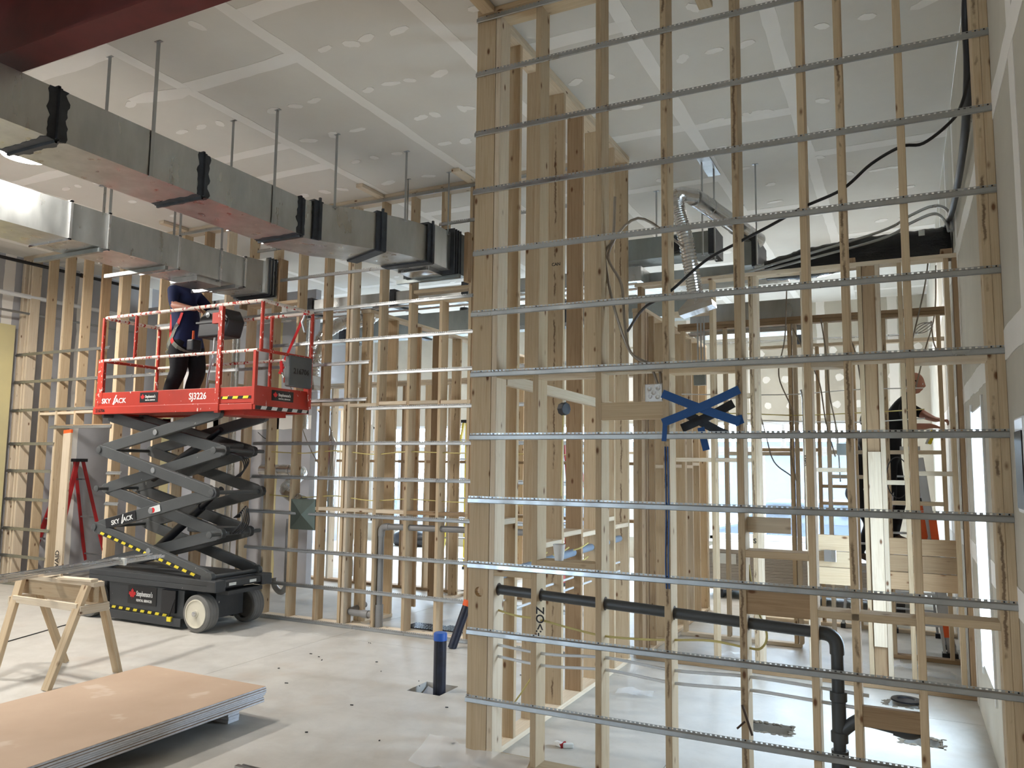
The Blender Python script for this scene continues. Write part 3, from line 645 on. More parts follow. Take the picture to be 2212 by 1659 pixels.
# ---- G and H: interior walls behind wall B
Gw = thing('stud_wall', (-5.64, 8.9, 0), 'interior stud wall running back behind the lift wall, sloping plate line at upper middle', 'stud wall')
y = 7.45
while y < 11.8: stud_y(Gw, -5.64, y, .04, 3.6, (M_WOODD, M_WOOD, M_WOODB)[int(y*10) % 3]); y += .52
board(Gw, (-5.64, 7.4, 3.62), (-5.64, 11.8, 3.62), S, D_, (0, 0, 1), M_WOODP, 'top_plate')
board(Gw, (-5.64, 7.4, .02), (-5.64, 8.0, .02), S, D_, (0, 0, 1), M_WOODP, 'bottom_plate'); board(Gw, (-5.64, 9.2, .02), (-5.64, 11.8, .02), S, D_, (0, 0, 1), M_WOODP, 'bottom_plate')
Hw = thing('stud_wall', (-6.4, 9.9, 0), 'interior cross stud wall with brown bottom plate seen through the lift wall', 'stud wall')
hx = [-9.22, -8.58, -8.1, -7.56, -7.5, -7.1, -6.74, -6.33, -5.93, -5.45, -5.05, -4.6, -4.2, -3.8, -3.4, -3.0, -2.6]
for i, x in enumerate(hx): stud_x(Hw, x, 9.9, .04, 3.0, (M_WOODD, M_WOOD, M_WOODP)[i % 3])
for z in (3.02, 3.06): board(Hw, (-9.3, 9.9, z), (-2.46, 9.9, z), S, D_, (0, 0, 1), M_WOODP, 'top_plate')
board(Hw, (-9.3, 9.9, .02), (-2.46, 9.9, .02), S, D_, (0, 0, 1), M_WOODD, 'bottom_plate')
for i, (a, b_) in enumerate(zip(hx, hx[1:])):
    if b_-a > .3: block(Hw, a+.02, b_-.02, 9.9, 1.86, mat=M_WOODD); (block(Hw, a+.02, b_-.02, 9.9, 1.12, mat=M_WOODD) if i > 7 else None)
Iw = thing('stud_wall', (-8.6, 8.5, 0), 'interior stud wall running back behind the lift, left of the cross wall', 'stud wall')
for y in (7.6, 8.0, 8.4, 8.8, 9.2, 9.6): stud_y(Iw, -9.32, y, .04, 3.0, (M_WOODD, M_WOOD)[int(y*10) % 2], .09)
board(Iw, (-9.32, 7.4, 3.02), (-9.32, 9.8, 3.02), S, .09, (0, 0, 1), M_WOODP, 'top_plate'); board(Iw, (-9.32, 7.4, .02), (-9.32, 9.8, .02), S, .09, (0, 0, 1), M_WOODP, 'bottom_plate')
Jw = thing('stud_wall', (-7, 12.9, 0), 'furthest interior stud wall in front of the far left windows', 'stud wall')
jx = [-11.2+.43*i for i in range(20)]
for i, x in enumerate(jx):
    if not -7.6 < x < -6.5 : stud_x(Jw, x, 12.9, .04, 2.9, (M_WOODP, M_WOOD)[i % 2], .09)
board(Jw, (-11.3, 12.9, 2.92), (-2.9, 12.9, 2.92), S, .09, (0, 0, 1), M_WOODP, 'top_plate'); board(Jw, (-11.3, 12.9, .02), (-7.6, 12.9, .02), S, .09, (0, 0, 1), M_WOODP, 'bottom_plate')
for a, b_ in zip(jx, jx[1:]):
    if not (-7.8 < a < -6.2): block(Jw, a+.02, b_-.02, 12.9, 2.05, d=.09, mat=M_WOODP)
# lumber leaning in the opening of wall B
lb = thing('leaning_plank', (-10.3, 7.0, 0), 'long plank leaning upright in the wall opening, orange tip, black lettering on its edge', 'plank')
board(lb, (-10.36, 6.98, 0.0), (-10.62, 7.16, 2.2), .14, S, (1, .1, 0), M_WOODP, 'plank_body')
board(lb, (-10.62, 7.16, 2.201), (-10.625, 7.164, 2.25), .14, S, (1, .1, 0), M_ORANGE, 'painted_tip')

# ------------------------------------------------------------- ducts
def duct_path(parent, name, R, L, z0, z1, mat=None):
    """rectangular duct whose right and left plan edges are the point lists R and L"""
    b = MB(); n = len(R)
    V = []
    for (rx, ry), (lx, ly) in zip(R, L): V += [(rx, ry, z0), (rx, ry, z1), (lx, ly, z1), (lx, ly, z0)]
    F = [(0, 1, 2, 3), tuple(4*(n-1)+k for k in (3, 2, 1, 0))]
    for i in range(n-1):
        for k in range(4): F.append((4*i+k, 4*i+(k+1) % 4, 4*i+4+(k+1) % 4, 4*i+4+k))
    b.poly(V, F); return b.build(name, mat or M_DUCT, parent)
def collar(parent, x0, x1, y, z0, z1, w=.10, mat=None, seed=0, name='sealed_joint'):
    """a standing flange smeared with sealant, ragged on both edges"""
    b = MB(); n = 14
    for (ax, az), (bx, bz), nrm in (((x1, z0), (x1, z1), (1, 0)), ((x0, z0), (x1, z0), (0, -1)), ((x0, z1), (x0, z0), (-1, 0)), ((x1, z1), (x0, z1), (0, 1))):
        V = []
        for i in range(n+1):
            t = i/n; px, pz = ax+(bx-ax)*t, az+(bz-az)*t
            l = w*.5*(1+.5*noise.noise(Vector((t*6, seed, 1+nrm[0])))); r = w*.5*(1+.5*noise.noise(Vector((t*6, seed, 5+nrm[1]))))
            for yy, h in ((y-l, 0), (y-l, .003), (y-.012, .006), (y-.008, .024), (y+.008, .024), (y+.012, .006), (y+r, .003), (y+r, 0)): V.append((px+nrm[0]*h, yy, pz+nrm[1]*h))
        b.poly(V, [(8*i+k, 8*i+k+1, 8*i+9+k, 8*i+8+k) for i in range(n) for k in range(7)])
    return b.build(name, mat or M_MASTIC, parent)
X0, X1, Z0, Z1 = -5.36, -4.85, 3.90, 4.24
D1 = thing('air_duct', (-5.1, 5, 3.9), 'rectangular galvanized duct crossing the upper left, bending to the corner post, black sealed joints', 'duct')
ys = [-2, .6, 1.83, 3.05, 4.24, 5.40]
for a, b_ in zip(ys, ys[1:]): MB().box(X0, X1, a+.002, b_-.002, Z0, Z1).build('duct_section', M_DUCT, D1)
# bend
Rr = [(-4.85, 5.40), (-4.80, 5.52), (-4.62, 5.78), (-4.45, 6.03), (-4.36, 6.2), (-4.29, 6.40), (-4.25, 6.62)]
Ll = [(-5.36, 5.40), (-5.33, 5.58), (-5.24, 5.92), (-4.95, 6.25), (-4.86, 6.36), (-4.80, 6.52), (-4.78, 6.62)]
duct_path(D1, 'duct_elbow', Rr[:4], Ll[:4], Z0-.02, Z1); duct_path(D1, 'duct_elbow', Rr[3:], Ll[3:], Z0-.02, Z1)
MB().box(-4.80, -4.24, 6.62, 7.12, Z0-.02, Z1+.05).build('duct_section', M_DUCT, D1)
MB().box(-4.82, -4.20, 7.10, 7.3, Z0-.04, Z1+.07).build('fire_damper_sleeve', M_DARKMET, D1)
for k, y in enumerate((3.05, 4.24, 5.36)): collar(D1, X0, X1, y, Z0, Z1, .13 if k == 0 else .11, seed=k*3)
def collar_path(parent, r, l, z0, z1, seed):
    d = Vector((r[0]-l[0], r[1]-l[1], 0)).normalized(); t = Vector((-d.y, d.x, 0)); w = .05; b = MB()
    c = [Vector((*r, 0))+d*.012, Vector((*l, 0))-d*.012]
    for s in (1,):
        b.bar(c[0]+Vector((0, 0, z0-.012)), c[0]+Vector((0, 0, z1+.012)), .02, .11, d); b.bar(c[1]+Vector((0, 0, z0-.012)), c[1]+Vector((0, 0, z1+.012)), .02, .11, d)
        b.bar(c[0]+Vector((0, 0, z0-.008)), c[1]+Vector((0, 0, z0-.008)), .02, .11, (0, 0, 1)); b.bar(c[0]+Vector((0, 0, z1+.008)), c[1]+Vector((0, 0, z1+.008)), .02, .11, (0, 0, 1))
    b.bar(c[0]+d*.02+Vector((0, 0, z0-.02)), c[0]+d*.02+Vector((0, 0, z1+.04)), .02, .02, d)
    return b.build('sealed_joint', M_MASTIC, parent)
collar_path(D1, Rr[1], Ll[1], Z0, Z1, 1); collar_path(D1, Rr[3], Ll[3], Z0-.02, Z1, 2); collar_path(D1, (-4.25, 6.60), (-4.79, 6.60), Z0-.02, Z1+.02, 3)
for k in range(4): b = MB().box(-4.83, -4.19, 6.98+.045*k, 6.995+.045*k, Z0-.06, Z1+.09); b.build('flange', M_MASTIC, D1)
MB().box(-4.72, -4.34, 6.72, 7.0, Z0-.07, Z0-.02).build('access_door', M_CHROME, D1, bevel=.004)
MB().box(-4.95, -4.15, 7.02, 7.06, Z0-.10, Z0-.06).build('support_angle', M_DARKMET, D1)
def strap(x, y, z0, label, w=.03, t_=.004, grp=None):
    b = MB().box(x-t_/2, x+t_/2, y-w/2, y+w/2, z0, CEIL); b.box(x-.03, x+.03, y-w/2, y+w/2, CEIL-.004, CEIL); b.box(x-.012, x+.02, y-w/2, y+w/2, z0-.006, z0)
    o = b.build('hanger_strap', M_CHAN, None); tag(o, label, 'duct hanger', grp)
for y, l in ((2.6, 'metal hanger strap nearest the steel beam'), (3.76, 'long metal hanger strap at left in front of the near duct'), (5.0, 'second metal hanger strap on the near duct'), (5.64, 'bent metal hanger strap where the near duct bends'), (6.26, 'metal hanger strap past the bend of the near duct')):
    strap(-4.842 if y < 5.5 else (-4.70 if y < 6 else -4.33), y, Z0-.004 if y < 5.5 else 4.22, l)
for x, y, l in ((-5.37, 3.75, 'far side strap of the near duct at the left'), (-5.37, 5.0, 'far side strap of the near duct near its middle'), (-4.75, 6.91, 'thin rod hanger left of the duct end'), (-4.235, 6.92, 'metal strap at the end of the near duct by the corner post')): strap(x, y, Z0 if y < 6.5 else 4.25, l, .025)
# second duct
D2 = thing('air_duct', (-7.2, 5.5, 3.9), 'lower bright galvanized duct over the lift worker at left', 'duct')
U0, U1 = -7.52, -6.95
ys = [-1, 1.2, 2.4, 3.4, 4.56, 4.96, 5.8, 6.38, 6.75]
for i, (a, b_) in enumerate(zip(ys, ys[1:])):
    MB().box(U0, U1, a+.003, b_-.003, Z0, 4.25).build('duct_section', M_DUCT, D2)
    b = MB(); b.box(U1, U1+.02, b_-.012, b_+.012, Z0-.015, 4.265); b.box(U0-.02, U1+.02, b_-.012, b_+.012, Z0-.02, Z0); b.box(U0-.02, U1+.02, b_-.012, b_+.012, 4.25, 4.27); b.build('drive_cleat', M_CHROME, D2)
duct_path(D2, 'duct_section', [(U1, 6.75), (-6.90, 7.0)], [(U0, 6.75), (-7.40, 7.0)], Z0-.02, 4.27)
MB().box(-7.42, -6.86, 7.0, 7.32, Z0-.03, 4.30).build('fire_damper_sleeve', M_DUCT, D2)
for k in range(3): MB().box(-7.44, -6.845, 7.06+.05*k, 7.075+.05*k, Z0-.05, 4.32).build('flange', M_MASTIC, D2)
MB().box(-7.42, -7.0, 6.1, 6.45, Z0-.06, Z0-.0).build('access_door', M_DUCT, D2, bevel=.004); MB().box(-7.6, -6.88, 6.55, 6.6, Z0-.06, Z0-.02).build('support_angle', M_CHAN, D2)
MB().box(-7.95, U1+.02, 4.86, 4.90, Z0-.05, Z0-.01).build('support_angle', M_DARKMET, D2); MB().box(-7.9, U1+.02, 5.62, 5.66, Z0-.05, Z0-.01).build('support_angle', M_DARKMET, D2)
for x, y, l in ((U1+.004, 4.96, 'bright strap on the second duct at far left'), (U1+.004, 5.8, 'strap on the second duct above the worker'), (U1+.004, 6.38, 'strap on the second duct right of the worker'), (U0-.004, 5.3, 'far strap of the second duct at the left'), (U0-.004, 6.2, 'far strap of the second duct above the worker')): strap(x, y, Z0, l, .03)
cable('black_pipe', [(-5.42, 4.2, 4.30), (-5.40, 5.0, 4.31), (-5.3, 5.9, 4.31), (-5.0, 6.5, 4.34), (-4.95, 7.2, 4.2)], .008, M_BCAB, 'thin dark cable lying along the top edge of the near duct', 'cable')
# pipes on the left wall
tag(MB().tube([(XL+.35, 2.5, 4.78), (XL+.35, 9.2, 4.78)], .026, 10).build('sprinkler_pipe', M_BLACK, None, smooth=True), 'black sprinkler pipe running along the left wall near the ceiling', 'pipe')
b = MB(); [b.lathe((XL+.35, y, 4.78), (0, 1, 0), [(.036, -.05), (.036, .05)], 12) for y in (5.9, 8.0)]; tag(b.build('pipe_coupling', M_BOOT, None), 'brown couplings on the black sprinkler pipe', 'fitting')
tag(MB().tube([(XL+.3, 2.5, 4.28), (XL+.3, 9.2, 4.28)], .034, 10).build('white_pipe', M_PEX, None, smooth=True), 'white pipe along the left wall below the black pipe', 'pipe')
tag(MB().tube([(XL+.3, 2.5, 4.02), (XL+.3, 9.2, 4.02)], .018, 10).build('thin_pipe', M_CHAN, None, smooth=True), 'thin grey conduit lowest of the three lines on the left wall', 'pipe')

# ducts and pipes seen in the far rooms, left part
F1 = thing('air_duct', (-6.5, 11.0, 4.0), 'long dark duct across the far rooms above the low walls', 'duct')
MB().box(-10.0, -2.6, 10.9, 11.35, 3.98, 4.33).build('duct_section', M_DARKMET, F1)
for x in (-8.8, -7.3, -5.9, -4.6): MB().box(x-.06, x+.06, 10.87, 11.38, 3.95, 4.36).build('sealed_joint', M_MASTIC, F1)
F2 = thing('air_duct', (-6.4, 8.3, 3.95), 'long flat duct run just behind the lift wall at the top rail level', 'duct')
MB().box(-9.3, -2.6, 8.45, 8.8, 3.93, 4.10).build('duct_section', M_DUCT, F2)
for x in (-7.4, -6.0, -4.9): MB().box(x-.04, x+.04, 8.42, 8.83, 3.90, 4.13).build('sealed_joint', M_MASTIC, F2)
for i, z in enumerate((3.80, 3.86)): tag(MB().tube([(-8.6, 8.30, z), (-2.6, 8.30, z)], .014, 8).build('conduit', M_CHROME, None, smooth=True), ('lower' if i == 0 else 'upper')+' of two bright conduits under the flat duct behind the lift wall', 'conduit')
F3 = thing('flexible_duct', (-6.85, 8.0, 3.2), 'shiny curved flexible duct with a square boot, right of the lift platform', 'duct')
pts = smooth([(-6.3, 8.6, 3.93), (-6.38, 8.4, 3.74), (-6.55, 8.15, 3.68), (-6.75, 8.0, 3.50), (-6.86, 7.95, 3.2), (-6.90, 7.95, 2.95)], 16)
b = MB(); b.tube(pts, [.085+.005*math.sin(i*2.1) for i in range(len(pts))], 18); b.build('hose', M_CHROME, F3, smooth=True)
b = MB(); b.poly([(-6.99, 7.86, 2.95), (-6.81, 7.86, 2.95), (-6.81, 8.04, 2.95), (-6.99, 8.04, 2.95), (-7.05, 7.82, 2.82), (-6.75, 7.82, 2.82), (-6.75, 8.08, 2.82), (-7.05, 8.08, 2.82)], [(0, 1, 2, 3), (7, 6, 5, 4), (0, 4, 5, 1), (1, 5, 6, 2), (2, 6, 7, 3), (3, 7, 4, 0)]); b.build('boot', M_CHROME, F3)
MB().box(-7.05, -6.75, 7.82, 8.08, 2.76, 2.82).build('collar', M_CHROME, F3)
F4 = thing('exhaust_duct', (-6.9, 8.0, 1.6), 'chrome round duct with two elbows ending in the green metal box', 'duct')
b = MB(); b.tube(smooth([(-7.7, 7.95, 1.72), (-7.2, 7.95, 1.72), (-6.98, 7.9, 1.70), (-6.88, 7.7, 1.62), (-6.86, 7.5, 1.5), (-6.6, 7.35, 1.42), (-6.4, 7.3, 1.36)], 6), .075, 16); b.build('round_duct', M_CHROME, F4, smooth=True)
for p, a in (((-7.2, 7.95, 1.72), (1, 0, 0)), ((-7.0, 7.93, 1.70), (1, 0, -.1)), ((-6.87, 7.6, 1.56), (0, 1, .4))): MB().lathe(p, a, [(.083, -.015), (.083, .015)], 18).build('clamp', M_CHROME, F4, smooth=True)
gb = thing('metal_box', (-6.31, 7.25, 1.05), 'dark green sheet metal box fixed between studs low behind the lift', 'metal box')
b = MB(); x0, x1, z0, z1 = -6.50, -6.13, 1.05, 1.40; y = 7.205
b.poly([(x0, y, z0), (x1, y, z0), (x1, y, z1), (x0, y, z1), ((x0+x1)/2, y-.03, (z0+z1)/2)], [(0, 1, 4), (1, 2, 4), (2, 3, 4), (3, 0, 4)]); b.box(x0, x1, y, y+.14, z0, z1); b.build('shell', M_GREENM, gb)
f5 = thing('vent_pipe', (-6.58, 8.0, 1.3), 'vertical shiny round duct with conical cap behind the lift wall', 'duct')
b = MB(); b.lathe((-6.59, 8.0, 1.27), (0, 0, 1), [(.072, 0), (.072, .84), (.02, .91), (.012, .98)], 20); b.build('round_duct', M_CHROME, f5, smooth=True)
b = MB(); b.lathe((-9.0, 8.6, 0), (0, 0, 1), [(.09, 0), (.09, 3.92)], 20); tag(b.build('round_duct', M_CHROME, None, smooth=True), 'tall bright round duct behind the lift platform between studs', 'duct')
b = MB(); b.lathe((-7.62, 8.6, 2.3), (0, 0, 1), [(.09, 0), (.09, 1.63)], 20); tag(b.build('round_duct', M_CHROME, None, smooth=True), 'bright round duct seen through the right end of the lift guard rail', 'duct')
# plumbing in wall B
def pipe(name, pts, r, mat, label=None, cat='pipe', elbows=True, parent=None, group=None):
    t = parent or thing(name, pts[0], label, cat, group)
    P = [Vector(p) for p in pts]
    rad = r*2.2; out = [P[0]]
    for a, c, d in zip(P, P[1:], P[2:]):
        u = (a-c).normalized(); v = (d-c).normalized(); A_, B_ = c+u*rad, c+v*rad
        arc = [A_*(1-t_)**2+c*2*t_*(1-t_)+B_*t_*t_ for t_ in [i/8 for i in range(9)]]; out += arc
        if elbows:
            b = MB(); b.tube([A_+u*.03]+arc+[B_+v*.03], r*1.18, 14); b.build('elbow', mat, t, smooth=True)
    out.append(P[-1]); b = MB(); b.tube(out, r, 14); b.build('pipe_run', mat, t, smooth=True); return t
yP = YBc
t_ = pipe('drain_pipe', [(-2.6, yP, 1.16), (-5.24, yP, 1.13), (-5.24, yP, .0)], .034, M_PVC, 'grey drain pipe running through the lift wall studs and down to the floor')
b = MB(); b.lathe((-5.24, yP, .02), (0, 0, 1), [(.045, 0), (.045, .26)], 16); b.build('tee_fitting', M_PVC, t_, smooth=True)
b = MB(); b.tube([(-5.24, yP, .16), (-5.6, yP, .16), (-5.66, yP+.02, .16), (-5.66, yP+.3, .2)], .036, 14); b.lathe((-5.42, yP, .16), (1, 0, 0), [(.045, -.04), (.045, .04)], 16); b.build('branch_pipe', M_PVC, t_, smooth=True)
b = MB(); b.tube(smooth([(-6.66, 7.36, 1.15), (-6.66, 7.36, .5), (-6.66, 7.36, .36), (-6.74, 7.36, .28), (-6.84, 7.36, .34), (-6.86, 7.36, .44)], 5), .034, 12); tag(b.build('drain_trap', M_PVC, None, smooth=True), 'grey drain pipe with a curved trap behind the rear wheel of the lift', 'pipe')
for k, (x0, y0) in enumerate(((-5.1, 7.55), (-4.68, 7.60))):
    b = MB(); gx, gy = .40, .26; b.box(x0, x0+gx, y0, y0+.012, 0, .012); b.box(x0, x0+gx, y0+gy-.012, y0+gy, 0, .012)
    for i in range(13): b.box(x0+i*gx/12.5, x0+i*gx/12.5+.012, y0, y0+gy, 0, .012)
    for i in range(1, 5): b.box(x0, x0+gx, y0+i*gy/5, y0+i*gy/5+.01, 0, .010)
    tag(b.build('floor_grate', M_BLACK, None), ('light' if k == 0 else 'darker')+' metal floor grate just behind the lift wall, '+('left' if k == 0 else 'right')+' of the two', 'floor grate')
for k, z in enumerate((1.43, 1.95)):
    cable('yellow_cable', [(x, YBc, z+.02*math.sin(x*5)) for x in (-7.0, -6.4, -5.9, -5.4, -4.9, -4.4, -3.8, -3.0)], .006, M_YCAB, ('lower' if k == 0 else 'upper')+' yellow cable threaded through the lift wall studs', 'cable')
cable('white_hose', [(-6.9, 7.5, 2.9), (-6.6, 7.55, 2.1), (-6.2, 7.5, 1.7), (-6.1, 7.4, 2.2), (-6.3, 7.4, 2.45)], .006, M_ARMC, 'looped grey cable between studs left of the vertical round duct', 'cable')
for k, (x, y) in enumerate(((-6.05, 7.9), (-6.25, 7.9))):
    b = MB(); b.tube(smooth([(x, y, .0), (x, y, .60), (x+.02, y, .66), (x+.12, y, .66), (x+.14, y, .6), (x+.14, y, .45)], 4), .012, 8); tag(b.build('water_stub', M_PEX, None, smooth=True), 'white bent water stub standing on the floor behind the lift wall, '+('right' if k == 0 else 'left')+' one', 'pipe')
tag(MB().ball((-9.9, 14.9, .14), .5, .3, .26, 10).build('black_bag', M_BLACK, None, smooth=True), 'black bag on the floor below the far left windows', 'bag')

# ------------------------------------------------------------- ladders
def step_ladder(name, base, width, depth, h, rungs, mat, label, rz=0, top=M_BLACK, feet=M_BLACK, front_only=False):
    t = thing(name, base, label, 'ladder'); bx, by, bz = base; c, s = math.cos(rz), math.sin(rz)
    def P(x, y, z): return (bx+x*c-y*s, by+x*s+y*c, bz+z)
    tw = width*.36
    for sg in (-1, 1):
        board(t, P(sg*width/2, -depth/2, .02), P(sg*tw/2, -.05, h), .028, .075, (c, s, 0), mat, 'side_rail')
        if not front_only: board(t, P(sg*width/2*.9, depth/2, .02), P(sg*tw/2*.9, .05, h), .025, .05, (c, s, 0), mat, 'rear_leg')
        MB().bar(P(sg*width/2, -depth/2, 0), P(sg*width/2, -depth/2, .05), .05, .10, (c, s, 0)).build('foot', feet, t)
        if not front_only: MB().bar(P(sg*width/2*.9, depth/2, 0), P(sg*width/2*.9, depth/2, .05), .05, .07, (c, s, 0)).build('foot', feet, t)
    for i in range(1, rungs+1):
        f = i/(rungs+1); w = width/2*(1-f)+tw/2*f; y = -depth/2*(1-f)-.05*f
        MB().bar(P(-w, y, h*f), P(w, y, h*f), .02, .075, (0, 0, 1)).build('step', M_ALU, t)
        if i % 2 and not front_only: MB().bar(P(-w*.9, -y, h*f), P(w*.9, -y, h*f), .02, .02, (0, 0, 1)).build('rear_brace', M_ALU, t)
    MB().bar(P(-tw/2-.04, 0, h), P(tw/2+.04, 0, h), .05, .20, (0, 0, 1)).build('top_cap', top, t); return t
step_ladder('step_ladder', (-11.85, 8.15, 0), .62, 1.0, 1.82, 5, M_LRED, 'red fibreglass step ladder behind the stud wall at far left', top=M_BLACK)
step_ladder('step_ladder', (-6.55, 11.6, 0), .66, 1.2, 2.55, 7, M_LYEL, 'yellow fibreglass step ladder beyond the lift wall, left of the corner post', rz=.2)
step_ladder('step_ladder', (-4.9, 11.9, 0), .66, 1.2, 2.2, 6, M_LRED, 'red step ladder in the far middle room seen through the tall stud wall', rz=-.2)

# ------------------------------------------------------------- scissor lift
L = thing('scissor_lift', (-7.7, 6.6, 0), 'red and dark grey scissor lift raised beside the stud wall', 'lift')
yf, yr = 6.2, 7.02
def wheel(x, y0, y1, out):
    w = (y1-y0); s = 1 if out > 0 else -1; c = (x, y0 if out < 0 else y1, .2)
    b = MB(); ax = (0, -1 if out < 0 else 1, 0)
    b.lathe((x, y0, .2), (0, 1, 0), [(.150, .06), (.150, 0), (.185, .0), (.198, .012), (.200, .03), (.196, .036), (.200, .042), (.200, w*.5-.006), (.196, w*.5), (.200, w*.5+.006), (.200, w-.042), (.196, w-.036), (.2, w-.03), (.198, w-.012), (.185, w), (.150, w), (.150, w-.06)], 40)
    o = b.build('wheel', M_TYRE, L, smooth=True)
    b = MB(); prof = [(.152, .0), (.150, -.008), (.138, -.008), (.128, .03), (.075, .038), (.066, .018), (.045, .012), (.04, -.006)]
    b.lathe((x, y0 if out < 0 else y1, .2), (0, 1, 0) if out < 0 else (0, -1, 0), prof, 36); b.build('wheel_hub', M_CREAM, o, smooth=True)
    MB().lathe((x, (y0 if out < 0 else y1)+.008*s, .2), (0, s, 0), [(.028, 0), (.026, .022), (.012, .026)], 12).build('hub_nut', M_CHROME, o)
wheel(-6.86, yf, yf+.15, -1); wheel(-8.64, yf, yf+.15, -1); wheel(-6.86, yr-.15, yr, 1); wheel(-8.64, yr-.15, yr, 1)
b = MB(); b.prism([(-8.30, 6.25, .08), (-7.10, 6.25, .06), (-7.10, 6.25, .42), (-8.34, 6.25, .44)], (0, .72, 0)); b.box(-8.7, -6.8, 6.42, 6.82, .12, .5); b.build('chassis', M_LIFTD, L, bevel=.008)
MB().box(-8.32, -7.1, 6.215, 6.25, .03, .12).build('pothole_guard', M_LIFTD, L, bevel=.004); MB().box(-8.32, -7.1, 6.97, 7.005, .03, .12).build('pothole_guard', M_LIFTD, L)
b = MB(); b.box(-8.62, -6.70, 6.19, 7.03, .50, .56); b.box(-8.62, -6.70, 6.19, 6.24, .44, .50); b.box(-8.62, -6.70, 6.98, 7.03, .44, .50); b.build('base_frame', M_LIFTD, L, bevel=.006)
b = MB(); b.box(-6.72, -6.58, 6.19, 6.34, .44, .56); b.box(-6.72, -6.58, 6.88, 7.03, .44, .56); b.box(-6.72, -6.60, 6.34, 6.88, .47, .54); b.build('entry_step', M_LIFTD, L, bevel=.01)
b = MB(); b.box(-6.72, -6.56, 6.36, 6.86, .40, .44); b.build('tow_bar', M_CREAM if 0 else M_LIFTD, L)
MB().box(-7.42, -7.2, 6.22, 6.252, .17, .41).build('battery_vent', M_BLACK, L)
MB().box(-7.30, -7.235, 6.20, 6.225, .08, .13).build('yellow_tag', M_YEL, L); cable('pump_hose', [(-7.28, 6.21, .12), (-7.23, 6.2, .22), (-7.2, 6.21, .32)], .008, M_BLACK, parent=L)
MB().box(-8.42, -8.35, 6.2, 6.225, .22, .29).build('warning_label', M_ORANGE, L)
def stripes(p, d, up_, n, w, h, c1, off):
    """flat hazard tape: alternating slanted blocks"""
    d, up_, off = Vector(d).normalized(), Vector(up_).normalized(), Vector(off); p = Vector(p)
    for i in range(n):
        a = p+d*(i*w*2); MB().prism([a, a+d*w, a+d*(w+h*.5)+up_*h, a+d*(h*.5)+up_*h], off).build('hazard_stripe', c1, L)
MB().prism([(-8.30, 6.249, .135), (-7.30, 6.249, .115), (-7.30, 6.249, .15), (-8.30, 6.249, .17)], (0, -.004, 0)).build('black_tape', M_DECAL, L)
stripes((-8.26, 6.245, .137), (1, 0, -.02), (0, 0, 1), 8, .06, .028, M_YEL, (0, -.004, 0))
# scissor arms
def arm(xa, za, xb, zb, y, w=.055, h=.125, mat=M_LIFT, name='scissor_arm'):
    A_, B_ = Vector((xa, y, za)), Vector((xb, y, zb)); d = (B_-A_).normalized(); n = Vector((-d.z, 0, d.x)); n = n if n.z > 0 else -n
    sgn = 1 if zb > za else -1
    # mitred ends like folded tubes
    pts = [A_-d*.05-n*h*.15, A_+d*.04-n*h*.5, B_-d*.04-n*h*.5, B_+d*.05-n*h*.15, B_+d*.05+n*h*.25, B_-d*.08+n*h*.5, A_+d*.08+n*h*.5, A_-d*.05+n*h*.25]
    b = MB(); b.prism([(p.x, y-w/2, p.z) for p in pts], (0, w, 0)); [b.lathe((q.x, y-w/2-.001, q.z), (0, 1, 0), [(.062, 0), (.062, w+.002)], 8) for q in (A_, B_)]; o = b.build(name, mat, L, bevel=.006)
    return o
ZN = [.585, 1.037, 1.49, 1.952, 2.36]; XLn, XRn = -8.64, -6.745
for k in range(4):
    oa = ((XRn, ZN[k]), (XLn, ZN[k+1])) if k % 2 == 0 else ((XLn, ZN[k]), (XRn, ZN[k+1])); ib = ((XLn-.05, ZN[k]), (XRn-.02, ZN[k+1])) if k % 2 == 0 else ((XRn-.02, ZN[k]), (XLn-.05, ZN[k+1]))
    for y in (6.265, 6.955):
        a_ = arm(*oa[0], *oa[1], y+(.0 if k % 2 == 0 else .007))
        mx, mz = (oa[0][0]+oa[1][0])/2, (oa[0][1]+oa[1][1])/2
        if y < 6.5: MB().lathe((mx, y-.028, mz), (0, -1, 0), [(.035, 0), (.033, .008), (.012, .012)], 16).build('pivot_pin', M_CHAN, a_)
    for y in (6.40, 6.82): arm(*ib[0], *ib[1], y+(.0 if k % 2 == 0 else .007))
for k in range(5):
    for x in (XLn, XRn): MB().tube([(x, 6.25, ZN[k]), (x, 6.97, ZN[k])], .022, 10).build('cross_rod', M_LIFT, L, smooth=True)
for k in range(4):
    for x in (XRn, XLn):
        if k: 
            q = MB(); q.lathe((x, 6.232, ZN[k]), (0, -1, 0), [(.04, 0), (.04, .012), (.02, .016)], 14); q.build('pivot_pin', M_LIFT, L)
cyl = MB(); cyl.tube([(-8.1, 6.61, .72), (-7.3, 6.61, 1.30)], .05, 14); cyl.tube([(-7.3, 6.61, 1.30), (-7.0, 6.61, 1.52)], .032, 12); cyl.build('lift_cylinder', M_BLACK, L, smooth=True)
cyl = MB(); cyl.tube([(-8.15, 6.61, 1.62), (-7.3, 6.61, 2.05)], .05, 14); cyl.tube([(-7.3, 6.61, 2.05), (-7.05, 6.61, 2.2)], .032, 12); cyl.build('lift_cylinder', M_BLACK, L, smooth=True)
for z in (1.0, 1.95): MB().box(-7.35, -6.85, 6.45, 6.78, z+.03, z+.09).build('cylinder_bracket', M_LIFT, L, bevel=.02)
for k in range(5): cable('hydraulic_hose', [(-6.72+.01*k, 6.5+.03*k, 1.03), (-6.62, 6.55+.03*k, 1.15), (-6.68, 6.6+.02*k, 1.25+.02*k), (-6.8, 6.62+.02*k, 1.2)], .008, M_BLACK, parent=L)
